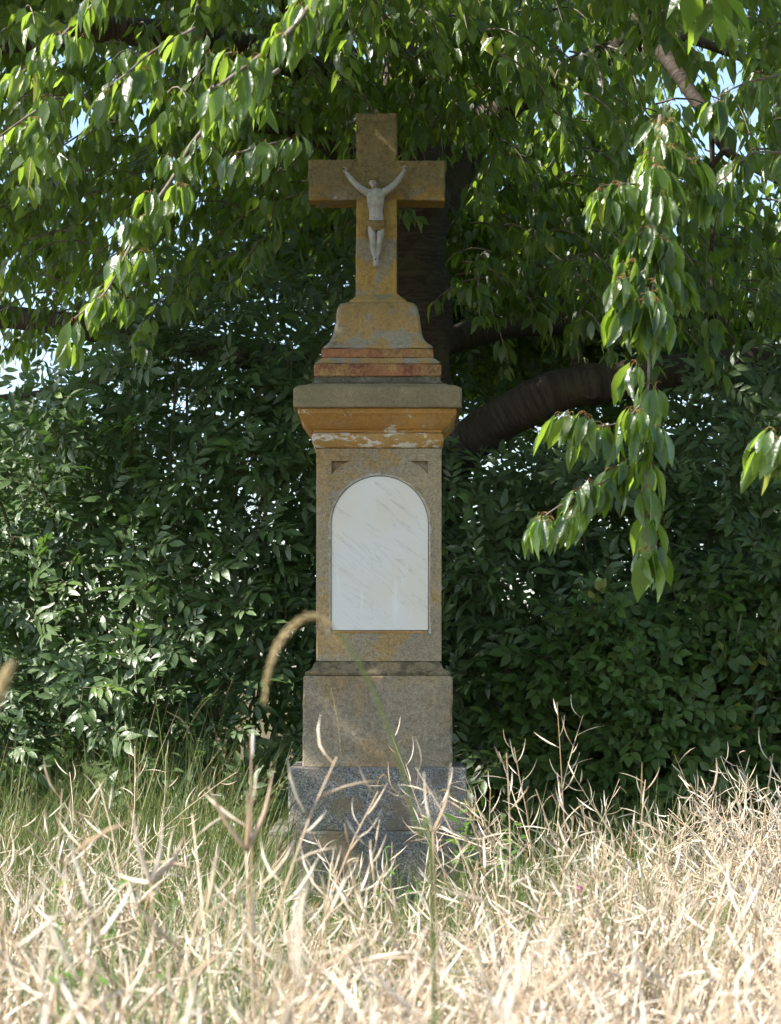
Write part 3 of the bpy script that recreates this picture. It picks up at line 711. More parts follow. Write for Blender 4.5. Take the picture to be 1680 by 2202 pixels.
# right: the long pendent twig and its side shoots, close in front of the shrub
hanging([P(1420, 250, 7.6), P(1405, 380, 7.3), P(1415, 480, 7.2), P(1408, 590, 7.1), P(1392, 690, 7.0)], 0.008, 0.006, 0.024, (5, 8), 1.08)
hanging([P(1392, 690, 7.0), P(1396, 780, 7.0), P(1389, 890, 7.0), P(1388, 990, 7.0), P(1385, 1090, 7.0), P(1390, 1180, 7.0)], 0.006, 0.003, 0.085, (4, 7), 1.25, 0.13)
hanging([P(1388, 860, 7.0), P(1340, 905, 6.95), P(1280, 915, 6.9), P(1215, 888, 6.85)], 0.0035, 0.002, 0.048, (5, 8), 1.08, 0.03)
hanging([P(1386, 985, 7.0), P(1320, 1025, 6.95), P(1260, 1055, 6.9), P(1200, 1090, 6.85), P(1168, 1112, 6.8)], 0.0035, 0.002, 0.044, (5, 8), 1.08, 0.06)
hanging([P(1400, 400, 7.3), P(1340, 395, 7.2), P(1290, 400, 7.1)], 0.004, 0.002, 0.04, (5, 8), 1.08)
hanging([P(1412, 470, 7.2), P(1380, 500, 7.1), P(1345, 520, 7.1)], 0.003, 0.002, 0.06, (4, 7), 1.25)
hanging([P(1720, 930, 6.4), P(1680, 945, 6.4), P(1640, 955, 6.4)], 0.004, 0.002, 0.04, (4, 7), 1.08)
hanging([P(1680, 160, 7.8), P(1600, 180, 7.7), P(1540, 210, 7.6)], 0.005, 0.002, 0.06, (4, 7), 1.08)
hanging([P(1700, 330, 7.8), P(1620, 330, 7.7), P(1560, 380, 7.6), P(1510, 420, 7.5)], 0.005, 0.002, 0.06, (4, 7), 1.08)
hanging([P(1412, 555, 7.15), P(1375, 590, 7.05), P(1340, 600, 7.0)], 0.003, 0.002, 0.04, (4, 7), 1.08)
hanging([P(1408, 570, 7.15), P(1440, 590, 7.2), P(1465, 600, 7.2)], 0.003, 0.002, 0.04, (4, 7), 1.08)
hanging([P(1400, 640, 7.05), P(1370, 655, 7.0), P(1345, 650, 7.0)], 0.003, 0.002, 0.04, (4, 7), 1.15)
hanging([P(1405, 330, 7.4), P(1450, 330, 7.4), P(1490, 345, 7.4)], 0.004, 0.002, 0.06, (4, 7), 1.08)
# left: the diagonal fall of lit foliage
hanging([P(760, -120, 6.6), P(690, -20, 6.5), P(630, 60, 6.4), P(560, 120, 6.4), P(505, 160, 6.3), P(470, 185, 6.3)], 0.010, 0.004, 0.045, (5, 7), 1.0, 0.1)
hanging([P(600, 150, 8.0), P(500, 220, 7.9), P(420, 300, 7.8), P(370, 385, 7.8), P(310, 470, 7.8), P(270, 550, 7.8), P(225, 630, 7.8), P(160, 685, 7.8)], 0.010, 0.003, 0.036, (5, 7), 1.0, 0.1, 0.03)
hanging([P(620, 300, 7.5), P(560, 315, 7.4), P(505, 330, 7.4)], 0.004, 0.002, 0.05, (5, 7), 1.0)
hanging([P(420, 60, 7.4), P(330, 110, 7.3), P(270, 160, 7.2), P(230, 190, 7.2)], 0.006, 0.002, 0.05, (5, 7), 1.0)
hanging([P(250, -40, 7.2), P(150, 60, 7.2), P(70, 140, 7.1), P(20, 170, 7.1)], 0.006, 0.003, 0.055, (4, 7), 1.0)
hanging([P(120, 210, 7.6), P(60, 250, 7.5), P(-10, 300, 7.4)], 0.005, 0.003, 0.05, (5, 7), 1.0)

# canopy behind: many short leafy twigs
twigs = Geo(); canopy = []
GAPS = [(1480, 180, 120, 90, .66), (1530, 330, 80, 120, .70), (1440, 430, 50, 60, .8), (1600, 470, 60, 60, .5), (1560, 630, 90, 40, .8), (1650, 650, 40, 40, .85), (1130, 320, 60, 60, .6), (1250, 240, 70, 60, .75), (1110, 130, 40, 60, .5), (60, 640, 95, 65, .85), (60, 830, 70, 60, .6), (720, 590, 40, 40, .85), (1420, 880, 40, 50, .5), (30, 165, 50, 40, .7), (1380, 660, 60, 40, .5), (420, 480, 60, 60, .5), (1500, 950, 90, 50, .1)]
def gap_keep(px, py):
    k = 1.0
    for gx_, gy_, rx, ry, s in GAPS:
        if ((px - gx_) / rx) ** 2 + ((py - gy_) / ry) ** 2 < 1: k *= 1 - s
    return k
def leafy_twig(p0, ln, sc_, dens, sink, out):
    d = np.array(out) + np.array([R.gauss(0, .4), R.gauss(0, .4), R.gauss(0.0, .25)]); d = d / np.linalg.norm(d)
    p = np.array(p0); pts = [p.copy()]; n = 5
    for i in range(n):
        d = unit(d + np.array([0, 0, -0.28])); p = p + d * ln / n; pts.append(p.copy())
    tp = pts if sc_ < 1.3 else [pts[0], pts[2], pts[5]]
    V, Q, al = tube(tp, np.linspace(0.006, 0.0018, len(tp)), 3, cap=False); twigs.add(V, Q, {'along': al})
    k = int(ln / (0.075 / dens))
    for i in range(k):
        t = (i + R.random()) / k; j = min(n - 1, int(t * n)); f = t * n - j
        q = pts[j] * (1 - f) + pts[j + 1] * f
        whorl(q + np.array([R.gauss(0, .015)] * 3), R.randint(3, 5), d, sc_ * R.choice((0.8, 0.95, 1.05)), 1.2, 0, sink)
TRX, TRY = 0.12, 12.0
R.seed(304); n_t = 0
while n_t < 1500:
    px = R.uniform(-160, 1840); py = R.uniform(-160, 900); d = R.choice([R.uniform(8.6, 11), R.uniform(10.5, 13.5), R.uniform(11.5, 13.5), R.uniform(12, 15.5), R.uniform(13, 16.5)])
    low = np.interp(px, [-160, 200, 500, 700, 960, 1100, 1400, 1840], [700, 730, 640, 560, 560, 700, 760, 700])
    if d < 10.6: low = np.interp(px, [-160, 200, 420, 560, 700, 800, 1000, 1150, 1300, 1840], [420, 420, 380, 240, 190, 120, 140, 230, 330, 520])
    if py > low - 60: continue
    if 620 < px < 1010 and py > 10 and d < 10.7: continue
    if 850 < px < 985 and py > 170 and d < 11.9: continue
    if d < 10.6 and px < 760 and R.random() < 0.45: continue
    if R.random() > gap_keep(px, py + 60): continue
    p = P(px, py, d); o_ = unit(np.array([p.x - TRX, p.y - TRY, 0.0])) * 0.8
    leafy_twig(p, R.uniform(0.25, 0.6), 1.0, 1.0, canopy, o_); n_t += 1
for k in range(330):                   # far side of the crown behind trunk and cross
    px, py, d = R.uniform(540, 1320), R.uniform(150, 560), R.uniform(12.9, 16)
    if R.random() > gap_keep(px, py + 60): continue
    leafy_twig(P(px, py, d), R.uniform(0.35, 0.7), 1.15, 1.0, canopy, (R.gauss(0, .5), .6, 0))
for k in range(360):
    px, py, d = R.uniform(940, 1760), R.uniform(380, 740), R.uniform(12.9, 16)
    if R.random() > gap_keep(px, py + 60): continue
    leafy_twig(P(px, py, d), R.uniform(0.35, 0.7), 1.15, 1.0, canopy, (R.gauss(0, .5), .6, 0))
R.seed(307)
for k in range(110):                   # leaves before the upper boughs, behind the cross
    px, py, d = R.choice((R.uniform(480, 840), R.uniform(890, 1260))), R.uniform(-20, 250), R.uniform(10.65, 11.5)
    if R.random() > gap_keep(px, py + 60): continue
    leafy_twig(P(px, py, d), R.uniform(0.25, 0.45), 0.95, 1.1, canopy, (R.gauss(0, .6), -.3, 0))
# the crown above and beside the picture, its unseen part added to cast shade
R.seed(308)
for k in range(26):
    leafy_twig(P(R.uniform(980, 1330), R.uniform(540, 650), R.uniform(11.0, 11.6)), R.uniform(0.25, 0.4), 0.95, 1.1, canopy, (R.gauss(0, .6), -.3, 0))
R.seed(306)
for k in range(60):
    leafy_twig(P(R.uniform(930, 1120), R.uniform(560, 800), R.uniform(12.9, 14.5)), R.uniform(0.3, 0.6), 1.1, 1.1, canopy, (R.gauss(0, .6), .5, 0))
R.seed(305)
for k in range(75):                    # leaves hanging before the upper trunk, above the cross
    px, py, d = R.uniform(620, 1080), R.uniform(-140, 45), R.uniform(9.6, 11.6)
    leafy_twig(P(px, py, d), R.uniform(0.2, 0.32), 0.95, 1.1, canopy, (R.gauss(0, .6), -.4, 0))
R.seed(303); n_t = 0; shade_leaves = []
while n_t < 330:                       # unseen crown front overhead, added to darken the canopy behind it
    x, y, z = R.uniform(-2.6, 3.0), R.uniform(5.2, 9.6), R.uniform(3.4, 7.5)
    if z < 1.75 + 0.302 * y or z < 4.7 - 1.078 * x: continue
    leafy_twig((x, y, z), R.uniform(0.5, 0.9), 1.7, 0.6, shade_leaves, (0, -0.7, 0)); n_t += 1
for k in range(560):                   # unseen left flank, added to keep the sun off the visible canopy
    x, y = R.uniform(-5.0, -2.5), R.uniform(9.3, 14.0); z = 1.85 - x + R.uniform(0, 2.9)
    leafy_twig((x, y, z), R.uniform(0.6, 1.0), 1.9, 0.6, shade_leaves, (-0.7, 0, 0))
R.seed(301); n_t = 0
while n_t < 230:                       # unseen bough added left above the cross to keep the sun off it
    x, z = R.uniform(-3.9, -0.8), R.uniform(4.75, 6.0); y = 10.1 + 0.40 * x + R.uniform(-0.55, 0.55)
    px, py = 840 + x * FPX / y, HOR - (z - EYE) * FPX / y
    if py > -150 and px > -150: continue
    leafy_twig((x, y, z), R.uniform(0.5, 0.9), 1.5, 0.7, shade_leaves, (-0.6, -0.3, 0)); n_t += 1
R.seed(302); n_t = 0
while n_t < 620:  # unseen upper crown, put in for the shade it casts
    a_ = R.uniform(0, 2 * math.pi); r_ = 5.6 * math.sqrt(R.random()); x, y = TRX + r_ * math.cos(a_), TRY + r_ * math.sin(a_)
    z = R.uniform(3.2, 8.5)
    if z > 8.6 - (r_ / 5.6) ** 2 * 3.5: continue
    px, py = 840 + x * FPX / y, HOR - (z - EYE) * FPX / y
    if -200 < px < 1880 and py > -190: continue
    if x < -1.3 and (z < 5.2 or y < 9.3) or x < -2.8: continue          # flank shaped open so the sun lights the left side
    if z < 4.4 and y < 9.5: continue
    if y < 6.6 or y > 13.6 or x > 4.2: continue
    o_ = unit(np.array([x - TRX, y - TRY, 0.0])) * 0.8
    leafy_twig((x, y, z), R.uniform(0.6, 1.1), 1.7, 0.6, shade_leaves, o_); n_t += 1
to = twigs.obj('twig', [M['twig']], tree); tag(to, kind='stuff')

def split_leaves(recs, n_parts, T, Tb, name, rest_name, mats, owners, parent, order):
    """the first n_parts (by order) become leaf objects, the rest one mesh"""
    idx = sorted(range(len(recs)), key=lambda i: order(recs[i])) if order else list(range(len(recs)))
    meshes = [mesh_np(name, t[0], t[1], mats, t[2], t[3]) for t in T]
    A = lambda k, ii: np.array([recs[i][k] for i in ii], float)
    ip, ir = idx[:n_parts], idx[n_parts:]
    if ip:
        F = frames(A(1, ip), A(2, ip))
        for j, i in enumerate(ip):
            o = bpy.data.objects.new(name, meshes[j % len(meshes)]); COL.objects.link(o)
            s = recs[i][3]; Mx = Matrix([[*(F[j][r_] * s), recs[i][0][r_]] for r_ in range(3)] + [[0, 0, 0, 1]])
            ow = owners[recs[i][4]] if owners else parent
            attach(o, ow); o.matrix_basis = Mx
    if ir:
        F = frames(A(1, ir), A(2, ir)); P_ = A(0, ir); S_ = np.array([recs[i][3] for i in ir]); rn = G.random(len(ir)); g = Geo()
        for k, t in enumerate(Tb): sl = slice(k, None, len(Tb)); g.many(t, F[sl], P_[sl], S_[sl], rn[sl])
        tag(g.obj(rest_name, mats, parent), kind='stuff')
def frame_key(r):
    x, y, z = r[0]; px, py = 840 + x * FPX / y, HOR - (z - EYE) * FPX / y
    vis = -10 < px < 1690 and -10 < py < 2210
    return (0 if vis else 1, y)
split_leaves(heroes, 300, CH, CH, 'leaf', 'foliage', [M['cherry'], M['petiole']], branches, tree, frame_key)
split_leaves(canopy, 0, CHb[:1], CHb, 'leaf', 'crown', [M['cherry'], M['petiole']], None, tree, None)
split_leaves(shade_leaves, 0, CHo[:1], CHo, 'leaf', 'crown', [M['cherry'], M['petiole']], None, tree, None)  # leaves out of view, there only to shade the scene

# ------------------------------------------------------------------ shrubs
EL = [compound(k, l * 1.12, 0.108, 0.043, 300 + i, 5) for i, (k, l) in enumerate(((2, .15), (3, .19), (2, .14), (3, .17), (2, .16), (3, .18)))]
EL4 = [compound(k, l * 1.12, 0.108, 0.043, 300 + i, 4) for i, (k, l) in enumerate(((2, .15), (3, .19), (2, .14), (3, .17), (2, .16), (3, .18)))]
RO4 = [compound(k, l * 1.15, 0.072, 0.045, 400 + i, 4) for i, (k, l) in enumerate(((3, .15), (2, .11), (3, .16)))]
RO = [compound(k, l * 1.15, 0.072, 0.045, 400 + i, 5) for i, (k, l) in enumerate(((3, .15), (2, .11), (3, .16)))]
def shrub(name, label, x0, x1, top, yf, T, mats, n_shoots, seed, depth=0.9, lean=0.12, size=1.0):
    r = random.Random(seed); recs = []; st = Geo()
    root = empty(name, ((x0 + x1) / 2, yf + depth * 0.6, ground_z((x0 + x1) / 2, yf + depth * 0.6))); tag(root, label, 'shrub')
    base = Vector(root.location)
    for k in range(9):
        tx = x0 + (x1 - x0) * (k + 0.5) / 9; px = 840 + tx * FPX / (yf + .5); tz = top(px)
        pts = [base + Vector(((tx - base.x) * 0.25, r.uniform(-.1, .1), -0.05)), base + Vector(((tx - base.x) * 0.6, r.uniform(-.1, .2), (tz - base.z) * 0.5)), Vector((tx, yf + depth * 0.5, tz * 0.9))]
        V, Q, al = tube(catmull(pts, 6), np.linspace(0.022, 0.006, 13), 6); g = Geo(); g.add(V, Q); g.obj('stem', [M['stem_green']], root)
    cnt = 0; tries = 0
    while cnt < n_shoots and tries < n_shoots * 30:
        tries += 1
        x = r.uniform(x0, x1); t = min(1.2, r.expovariate(2.2)) * depth
        yb = yf + 0.32 * mnoise.noise(Vector((x * 1.3, 0, seed))) + 0.05
        px = 840 + x * FPX / (yb + t); zt = top(px) + 0.12 * mnoise.noise(Vector((x * 4, t * 3, seed)))
        z = r.uniform(base.z - 0.05, zt)
        y = yb + t + lean * max(0, z - 0.8) + 0.22 * mnoise.noise(Vector((x * 2.2, z * 2.2, seed + 5))) + 0.12 * mnoise.noise(Vector((x * 5, z * 5, seed + 9)))
        edge = min(1, (x - x0) / 0.25, (x1 - x) / 0.25); y += (1 - edge) * 0.3
        py = HOR - (z - EYE) * FPX / y; pxx = 840 + x * FPX / y
        if r.random() > gap_keep(pxx, py): continue
        if abs(x - AX) < 0.34 and y < 10.62: y = 10.62 + r.random() * 0.1
        cnt += 1
        ax = unit(np.array([r.gauss(0, .45), -0.75 + r.gauss(0, .3), 0.55 + r.gauss(0, .3)]))
        tip = np.array([x, y, z]); u = unit(np.cross(ax, [0.3, 0.1, 1.0])); w = np.cross(ax, u)
        V, Q, al = tube([tip - ax * 0.22, tip], [0.004, 0.002], 3, cap=False); st.add(V, Q)
        for pair in range(3):
            q = tip - ax * 0.055 * pair; ph = pair * math.pi / 2 + r.uniform(-.3, .3)
            for s in (0, math.pi):
                lat = u * math.cos(ph + s) + w * math.sin(ph + s)
                d = lat * r.uniform(0.7, 1.1) + ax * (0.7 - 0.18 * pair) + np.array([0, 0, -0.15])
                nn = ax * 1.0 - lat * 0.3 + np.array([r.gauss(0, .25), r.gauss(0, .25), 0.35 + r.gauss(0, .2)])
                recs.append((q, d, nn, size * r.uniform(0.55, 1.12), 0))
    tag(st.obj('twig', [M['stem_green']], root), kind='stuff')
    split_leaves(recs, 300, T, EL4 if T is EL else RO4, 'leaf', 'foliage', mats, None, root, frame_key)
    return root
zt = lambda rows, d: (lambda px: EYE + (HOR - np.interp(px, [q[0] for q in rows], [q[1] for q in rows])) * d / FPX)
shrub('elder_shrub', 'large elder shrub with sunlit grey-green leaves left of the cross', -2.45, -0.22, zt([(-200, 900), (0, 850), (130, 800), (230, 690), (330, 600), (520, 560), (640, 540), (760, 600)], 11.2), 10.95, EL, [M['elder'], M['stem_green']], 640, 21, 1.0)
shrub('elder_shrub', 'shaded dark green elder shrub right of the cross below the thick limb', 0.0, 2.5, zt([(800, 780), (950, 980), (1060, 1010), (1200, 990), (1300, 985), (1400, 940), (1460, 830), (1540, 770), (1900, 720)], 11.2), 10.95, EL, [M['elder'], M['stem_green']], 560, 22, 0.9)
shrub('hedge_shrub', 'low rounded shrub with small leaves at the foot of the shaded elder', 0.62, 2.4, zt([(1000, 1560), (1150, 1420), (1300, 1300), (1500, 1250), (1900, 1200)], 10.9), 10.62, RO, [M['round'], M['stem_green']], 360, 23, 0.5, size=1.1)
shrub('elder_shrub', 'elder bush growing behind the thick limb and around the cherry trunk', 0.1, 2.7, zt([(800, 640), (1000, 620), (1150, 650), (1300, 640), (1430, 660), (1560, 700), (1900, 660)], 12.9), 12.35, EL, [M['elder'], M['stem_green']], 640, 24, 0.9)
shrub('elder_shrub', 'dark elder bush in deep shade behind the cross shaft', -2.6, 0.25, zt([(-200, 800), (120, 760), (240, 620), (420, 520), (640, 500), (1000, 500)], 12.9), 12.4, EL, [M['elder'], M['stem_green']], 380, 25, 0.9)

# ------------------------------------------------------------------ rape field
def pod_T(L, r, bend, seed):
    rr = random.Random(seed); n = 6
    ts = np.linspace(0, 1, n); path = np.stack([0 * ts, L * ts, bend * L * (ts ** 2)], 1)
    rad = r * 0.86 * np.array([0.45, 0.95, 1.0, 0.9, 0.45, 0.15])
    V, Q, al = tube(path, rad, 4, cap=False, flat=rr.uniform(0.4, 0.9)); return V, Q
def pod_low(L, r, bend, seed):
    ts = np.array([0, .3, .7, 1]); path = np.stack([0 * ts, L * ts, bend * L * ts ** 2], 1)
    V, Q, al = tube(path, r * 0.9 * np.array([.5, 1, .9, .15]), 3, cap=False); return V, Q
POD_SPEC = ((.070, .0030, .30), (.078, .0027, .45), (.062, .0033, .16), (.072, .0026, -.22), (.066, .0030, .65), (.055, .0024, .5))
PODS_LOW = [pod_low(*p_, 0) for p_ in POD_SPEC]
PODS = [pod_T(*p_, i) for i, p_ in enumerate(POD_SPEC)]
def rape_variant(seed, h, n_br, tall=False, sides=4):
    """returns stem Geo and a list of pods (pos, dir, normal, scale, variant)"""
    r = random.Random(seed); st = Geo(); pods = []
    def axis(p0, d0, ln, r0, r1, curve, n=7):
        p = np.array(p0, float); d = unit(np.array(d0, float)); pts = [p.copy()]
        cv = np.array([r.gauss(0, curve), r.gauss(0, curve), r.gauss(0, curve * .5)])
        for i in range(n): d = unit(d + cv + np.array([r.gauss(0, .05), r.gauss(0, .05), 0])); p = p + d * ln / n; pts.append(p.copy())
        pp = np.array(pts); pq_ = pp if sides > 3 else pp[[0, 2, 4, 6, -1]]
        V, Q, al = tube(pq_, np.linspace(r0, r1, len(pq_)), sides, cap=False); st.add(V, Q, {'rnd': r.random()}); return pp
    def raceme(pts, t0, n):
        m = len(pts) - 1
        for k in range(n):
            t = t0 + (1 - t0) * (k + r.random() * 0.7) / n; j = min(m - 1, int(t * m)); f = t * m - j; q = pts[j] * (1 - f) + pts[j + 1] * f
            ax = unit(pts[j + 1] - pts[j]); a_ = k * 2.4 + r.random() * 0.8
            u = unit(np.cross(ax, [0.2, 0.3, 0.9])); w = np.cross(ax, u); o_ = u * math.cos(a_) + w * math.sin(a_)
            d = o_ * r.uniform(0.6, 1.2) + ax * r.uniform(0.35, 0.9); d = unit(d)
            e_ = q + d * r.uniform(0.010, 0.02)
            V, Q, al = tube([q, e_], [0.0009, 0.0008], 3, cap=False); st.add(V, Q, {'rnd': r.random()})
            if r.random() < 0.92: pods.append((e_, d, ax + o_ * -0.2, r.uniform(0.7, 1.15), r.randrange(6)))
    main = axis((0, 0, 0), (r.gauss(0, .08), r.gauss(0, .08), 1), h, 0.0045, 0.0016, 0.03, 9)
    raceme(main, 0.62 if not tall else 0.55, r.randint(9, 14) + (5 if tall else 0))
    for b in range(n_br):
        t = r.uniform(0.3, 0.8); j = int(t * 9); a_ = r.random() * 6.28; q = main[j]
        ln = (h - q[2]) * r.uniform(0.75, 1.25) + 0.08
        pts = axis(q, (math.cos(a_) * .75, math.sin(a_) * .75, r.uniform(0.5, 1.0)), ln, 0.0024, 0.0011, 0.06)
        raceme(pts, 0.25, r.randint(9, 13))
    return st, pods
def pods_geo(pods, seed=0, PODS=PODS):
    g = Geo(); rg = np.random.default_rng(seed)
    for v in range(6):
        pp = [p for p in pods if p[4] == v]
        if not pp: continue
        T = (PODS[v][0], PODS[v][1], {}, np.zeros(len(PODS[v][1]), int))
        g.many(T, frames(np.array([p[1] for p in pp]), np.array([p[2] for p in pp])), np.array([p[0] for p in pp]), np.array([p[3] for p in pp]), rg.random(len(pp)))
    return g
VAR = []
for k in range(14):
    st, pods = rape_variant(500 + k, 0.74 + 0.02 * (k % 5), 4 + k % 4)
    pg = pods_geo(pods, k); st3, _ = rape_variant(500 + k, 0.74 + 0.02 * (k % 5), 4 + k % 4, False, 3)
    VAR.append((st.mesh('stem', [M['straw']]), pg.mesh('seed_pod', [M['pod']]), st3, pods_geo(pods, k, PODS_LOW)))
def field_height(x, y):
    """height of the lodged crop's surface relative to full height"""
    px = 840 + x * FPX / y
    h = 1.0 + 0.14 * mnoise.noise(Vector((x * 1.3, y * 1.3, 2)))
    if y > 5.0:
        dip = np.interp(px, [-100, 300, 520, 700, 950, 1150, 1300, 1700], [0.92, 0.90, 0.80, 0.66, 0.70, 0.84, 0.98, 1.10])
        f = min(1, (y - 5.0) / 2.8); h *= 1 - f + f * dip
    return h * np.interp(y, [1.6, 2.2, 3.2, 4.5], [1.04, 1.02, 0.97, 0.93])
GREEN = [(P(px_, 1900, d_).x, d_, r_) for px_, d_, r_ in ((150, 4.4, .22), (40, 3.7, .20), (330, 4.0, .16), (470, 5.6, .25), (830, 6.6, .30), (1250, 6.4, .25), (1330, 5.2, .15), (640, 7.2, .3), (120, 6.2, .3), (1000, 7.4, .3), (1180, 7.6, .35), (900, 4.4, .1), (560, 3.6, .1), (250, 7.4, .4))]
spots = []
r5 = random.Random(77)
while len(spots) < 880:
    y = 1.75 + 7.1 * r5.random() ** 0.9; x = r5.uniform(-1, 1) * (0.178 * y + 0.28)
    px = 840 + x * FPX / y
    edge = np.interp(px, [-100, 300, 600, 1000, 1250, 1700], [8.4, 8.3, 8.3, 8.5, 8.7, 8.9])
    if y > edge: continue
    if y > 6.8 and r5.random() < np.interp(px, [-100, 500, 1150, 1400], [0.10, 0.35, 0.45, 0.05]): continue
    if mnoise.noise(Vector((x * 1.5, y * 1.2, 30))) > 0.28 and r5.random() < 0.6: continue
    if any((x - a_) ** 2 + ((y - b_) * .6) ** 2 < c_ * c_ for a_, b_, c_ in GREEN) and r5.random() < 0.82: continue
    tilt = abs(r5.gauss(0, 0.62)); az = r5.random() * 6.28
    spots.append((x, y, tilt, az, r5.random() * 6.28, field_height(x, y) * r5.uniform(0.74, 1.10), r5.randrange(14)))
spots.sort(key=lambda s: s[1])
def rot_of(tilt, az, spin):
    return np.array(Matrix.Rotation(az, 3, 'Z') @ Matrix.Rotation(tilt, 3, 'X') @ Matrix.Rotation(spin, 3, 'Z'))
# the plants that show largest: those whose tops stand in the frame, nearest first
ind, rest = [], []
for s in spots:
    x, y, tilt, az, spin, h, v = s
    top = np.array([x, y, 0]) + rot_of(tilt, az, spin) @ np.array([0, 0, 0.78 * h]); py = HOR - (top[2] - EYE) * FPX / top[1]; px = 840 + top[0] * FPX / top[1]
    (ind if (-30 < px < 1710 and py < 2190 and len(ind) < 290) else rest).append(s)
for (x, y, tilt, az, spin, h, v) in ind:
    # lodged plants keep their tops at crop height
    o = link('rape_plant', VAR[v][0]); s_ = h / max(0.72, math.cos(tilt)) ** 0.9
    o.matrix_basis = Matrix.Translation((x, y, ground_z(x, y) - 0.01)) @ Matrix(rot_of(tilt, az, spin)).to_4x4() @ Matrix.Scale(s_, 4)
    if y < 3.4: tag(o, 'dry rape plant far from the cross, in the strongly blurred rows of the field', 'rape plant', 'rape plants in the blurred rows')
    else: tag(o, 'dry straw-coloured rape plant with split pods in the middle of the field', 'rape plant', 'rape plants in the middle of the field')
    c = bpy.data.objects.new('seed_pod', VAR[v][1]); COL.objects.link(c); c.parent = o; tag(c, kind='stuff')
gs = Geo()
for v in range(14):
    ss = [s for s in rest if s[6] == v]
    if not ss: continue
    F = np.array([rot_of(s[2], s[3], s[4]) for s in ss]); pos = np.array([(s[0], s[1], ground_z(s[0], s[1]) - 0.01) for s in ss]); scl = np.array([s[5] / max(0.72, math.cos(s[2])) ** 0.9 for s in ss])
    for mi_, src in enumerate(VAR[v][2:4]):
        V_ = np.concatenate(src.V); gs.many((V_, np.concatenate(src.Q), {}, np.full(sum(len(q) for q in src.Q), mi_)), F, pos, scl, G.random(len(ss)))
        own = np.concatenate(src.A['rnd']); gs.A['rnd'][-1] = (np.tile(own, len(ss)) + gs.A['rnd'][-1]) % 1.0     # pods vary one by one
tag(gs.obj('rape_crop', [M['straw'], M['pod']]), 'mass of dry rape stalks and pods filling the field', 'crop', kind='stuff')

# tall single rape plants that stand out, pod by pod
pod_me = [mesh_np('pod', PODS[v][0], PODS[v][1], [M['pod']], {'rnd': np.zeros(len(PODS[v][0]))}) for v in range(6)]
def hero_rape(px, py, d, seed, label, lean=0.0, n_br=1, npod=None):
    top = P(px, py, d); gz = ground_z(top.x, d); h = top.z - gz
    st, pods = rape_variant(seed, h, n_br, True)
    root = empty('rape_plant', (top.x - lean, d, gz)); tag(root, label, 'rape plant', 'tall single rape plants')
    root.rotation_euler = (0, math.atan2(lean, h), random.Random(seed).random() * 6.28 if lean == 0 else 0)
    o = bpy.data.objects.new('stem', st.mesh('stem', [M['straw']])); COL.objects.link(o); o.parent = root
    F = frames(np.array([p[1] for p in pods]), np.array([p[2] for p in pods]))
    for p, f in zip(pods, F):
        c = bpy.data.objects.new('pod', pod_me[p[4]]); COL.objects.link(c); c.parent = root
        c.matrix_basis = Matrix([[*(f[r_] * p[3] * 1.1), p[0][r_]] for r_ in range(3)] + [[0, 0, 0, 1]])
hero_rape(1050, 1540, 8.0, 901, 'tall dry rape stalk with upcurved pods beside the granite block', 0.02, 2)
hero_rape(1155, 1600, 8.2, 902, 'dry rape stalk with fanned pods standing before the dark hedge', 0.02, 1)
hero_rape(1240, 1720, 8.2, 903, 'short dry rape stalk between two taller ones before the hedge', 0.0, 1)
hero_rape(1430, 1660, 8.0, 904, 'leaning dry rape stalk with crowded pods against the dark shrub', 0.10, 2)
hero_rape(1660, 1650, 7.8, 905, 'dry rape stalk rising over the dense crop by the field margin', 0.02, 2)
hero_rape(1570, 1700, 8.0, 906, 'slim dry rape stalk with few pods above the dense crop', 0.0, 1)
hero_rape(580, 1660, 5.4, 907, 'blurred dry rape stalk in front of the broad-leaved reed', 0.03, 1)
hero_rape(160, 1640, 8.4, 910, 'dry rape stalk with forked pods before the sunlit elder', 0.0, 1)
hero_rape(240, 1600, 8.6, 911, 'dry rape stalk with wide spread pods in the green verge', 0.0, 1)
hero_rape(930, 1800, 8.0, 913, 'thin dry rape stalk before the foundation step', 0.02, 1)
hero_rape(690, 1830, 7.6, 914, 'low dry rape stalk with curled pods before the foundation step', -0.03, 2)

def pod_stalk(label, joint, d, tips, w=0.0042):
    j_ = P(*joint, d); gz = ground_z(j_.x, d); root = empty('rape_plant', (j_.x, d, gz)); tag(root, label, 'rape plant', 'tall single rape plants')
    pts = catmull([(j_.x + .03, d, gz), (j_.x + .02, d + .02, gz + (j_.z - gz) * .5), j_], 8); V, Q, al = tube(pts, np.linspace(.004, .0018, len(pts)), 6); g = Geo(); g.add(V, Q, {'rnd': .5}); g.obj('stem', [M['straw']], root)
    for k, (x_, y_, b_) in enumerate(tips):
        e_ = P(x_, y_, d + .02 * (k - 1)); m_ = (j_ + e_) / 2 + Vector((b_ * d / FPX, 0, -abs(b_) * .4 * d / FPX))
        pts = catmull([j_, j_ * .85 + m_ * .15, m_, e_], 5); n_ = len(pts); V, Q, al = tube(pts, w * np.interp(np.linspace(0, 1, n_), [0, .15, .3, .6, .85, 1], [.2, .3, .9, 1, .5, .15]), 6, flat=.7); g = Geo(); g.add(V, Q, {'rnd': .15 * k}); g.obj('pod', [M['pod']], root)
pod_stalk('blurred pale rape stalk with thick pods just left of the granite block', (530, 1830), 3.9, [(448, 1690, -6), (532, 1705, 4), (588, 1655, 10)], .0062)
pod_stalk('blurred pale rape stalk with wide pods low in the left crop', (325, 1900), 3.6, [(285, 1745, -6), (350, 1770, 6), (395, 1800, 10), (250, 1880, -4)], .0058)
pod_stalk('blurred rape stalk with one curved pod crossing the granite block', (932, 1790), 4.4, [(970, 1640, 10), (912, 1660, -5)], .0045)
rk = random.Random(44)
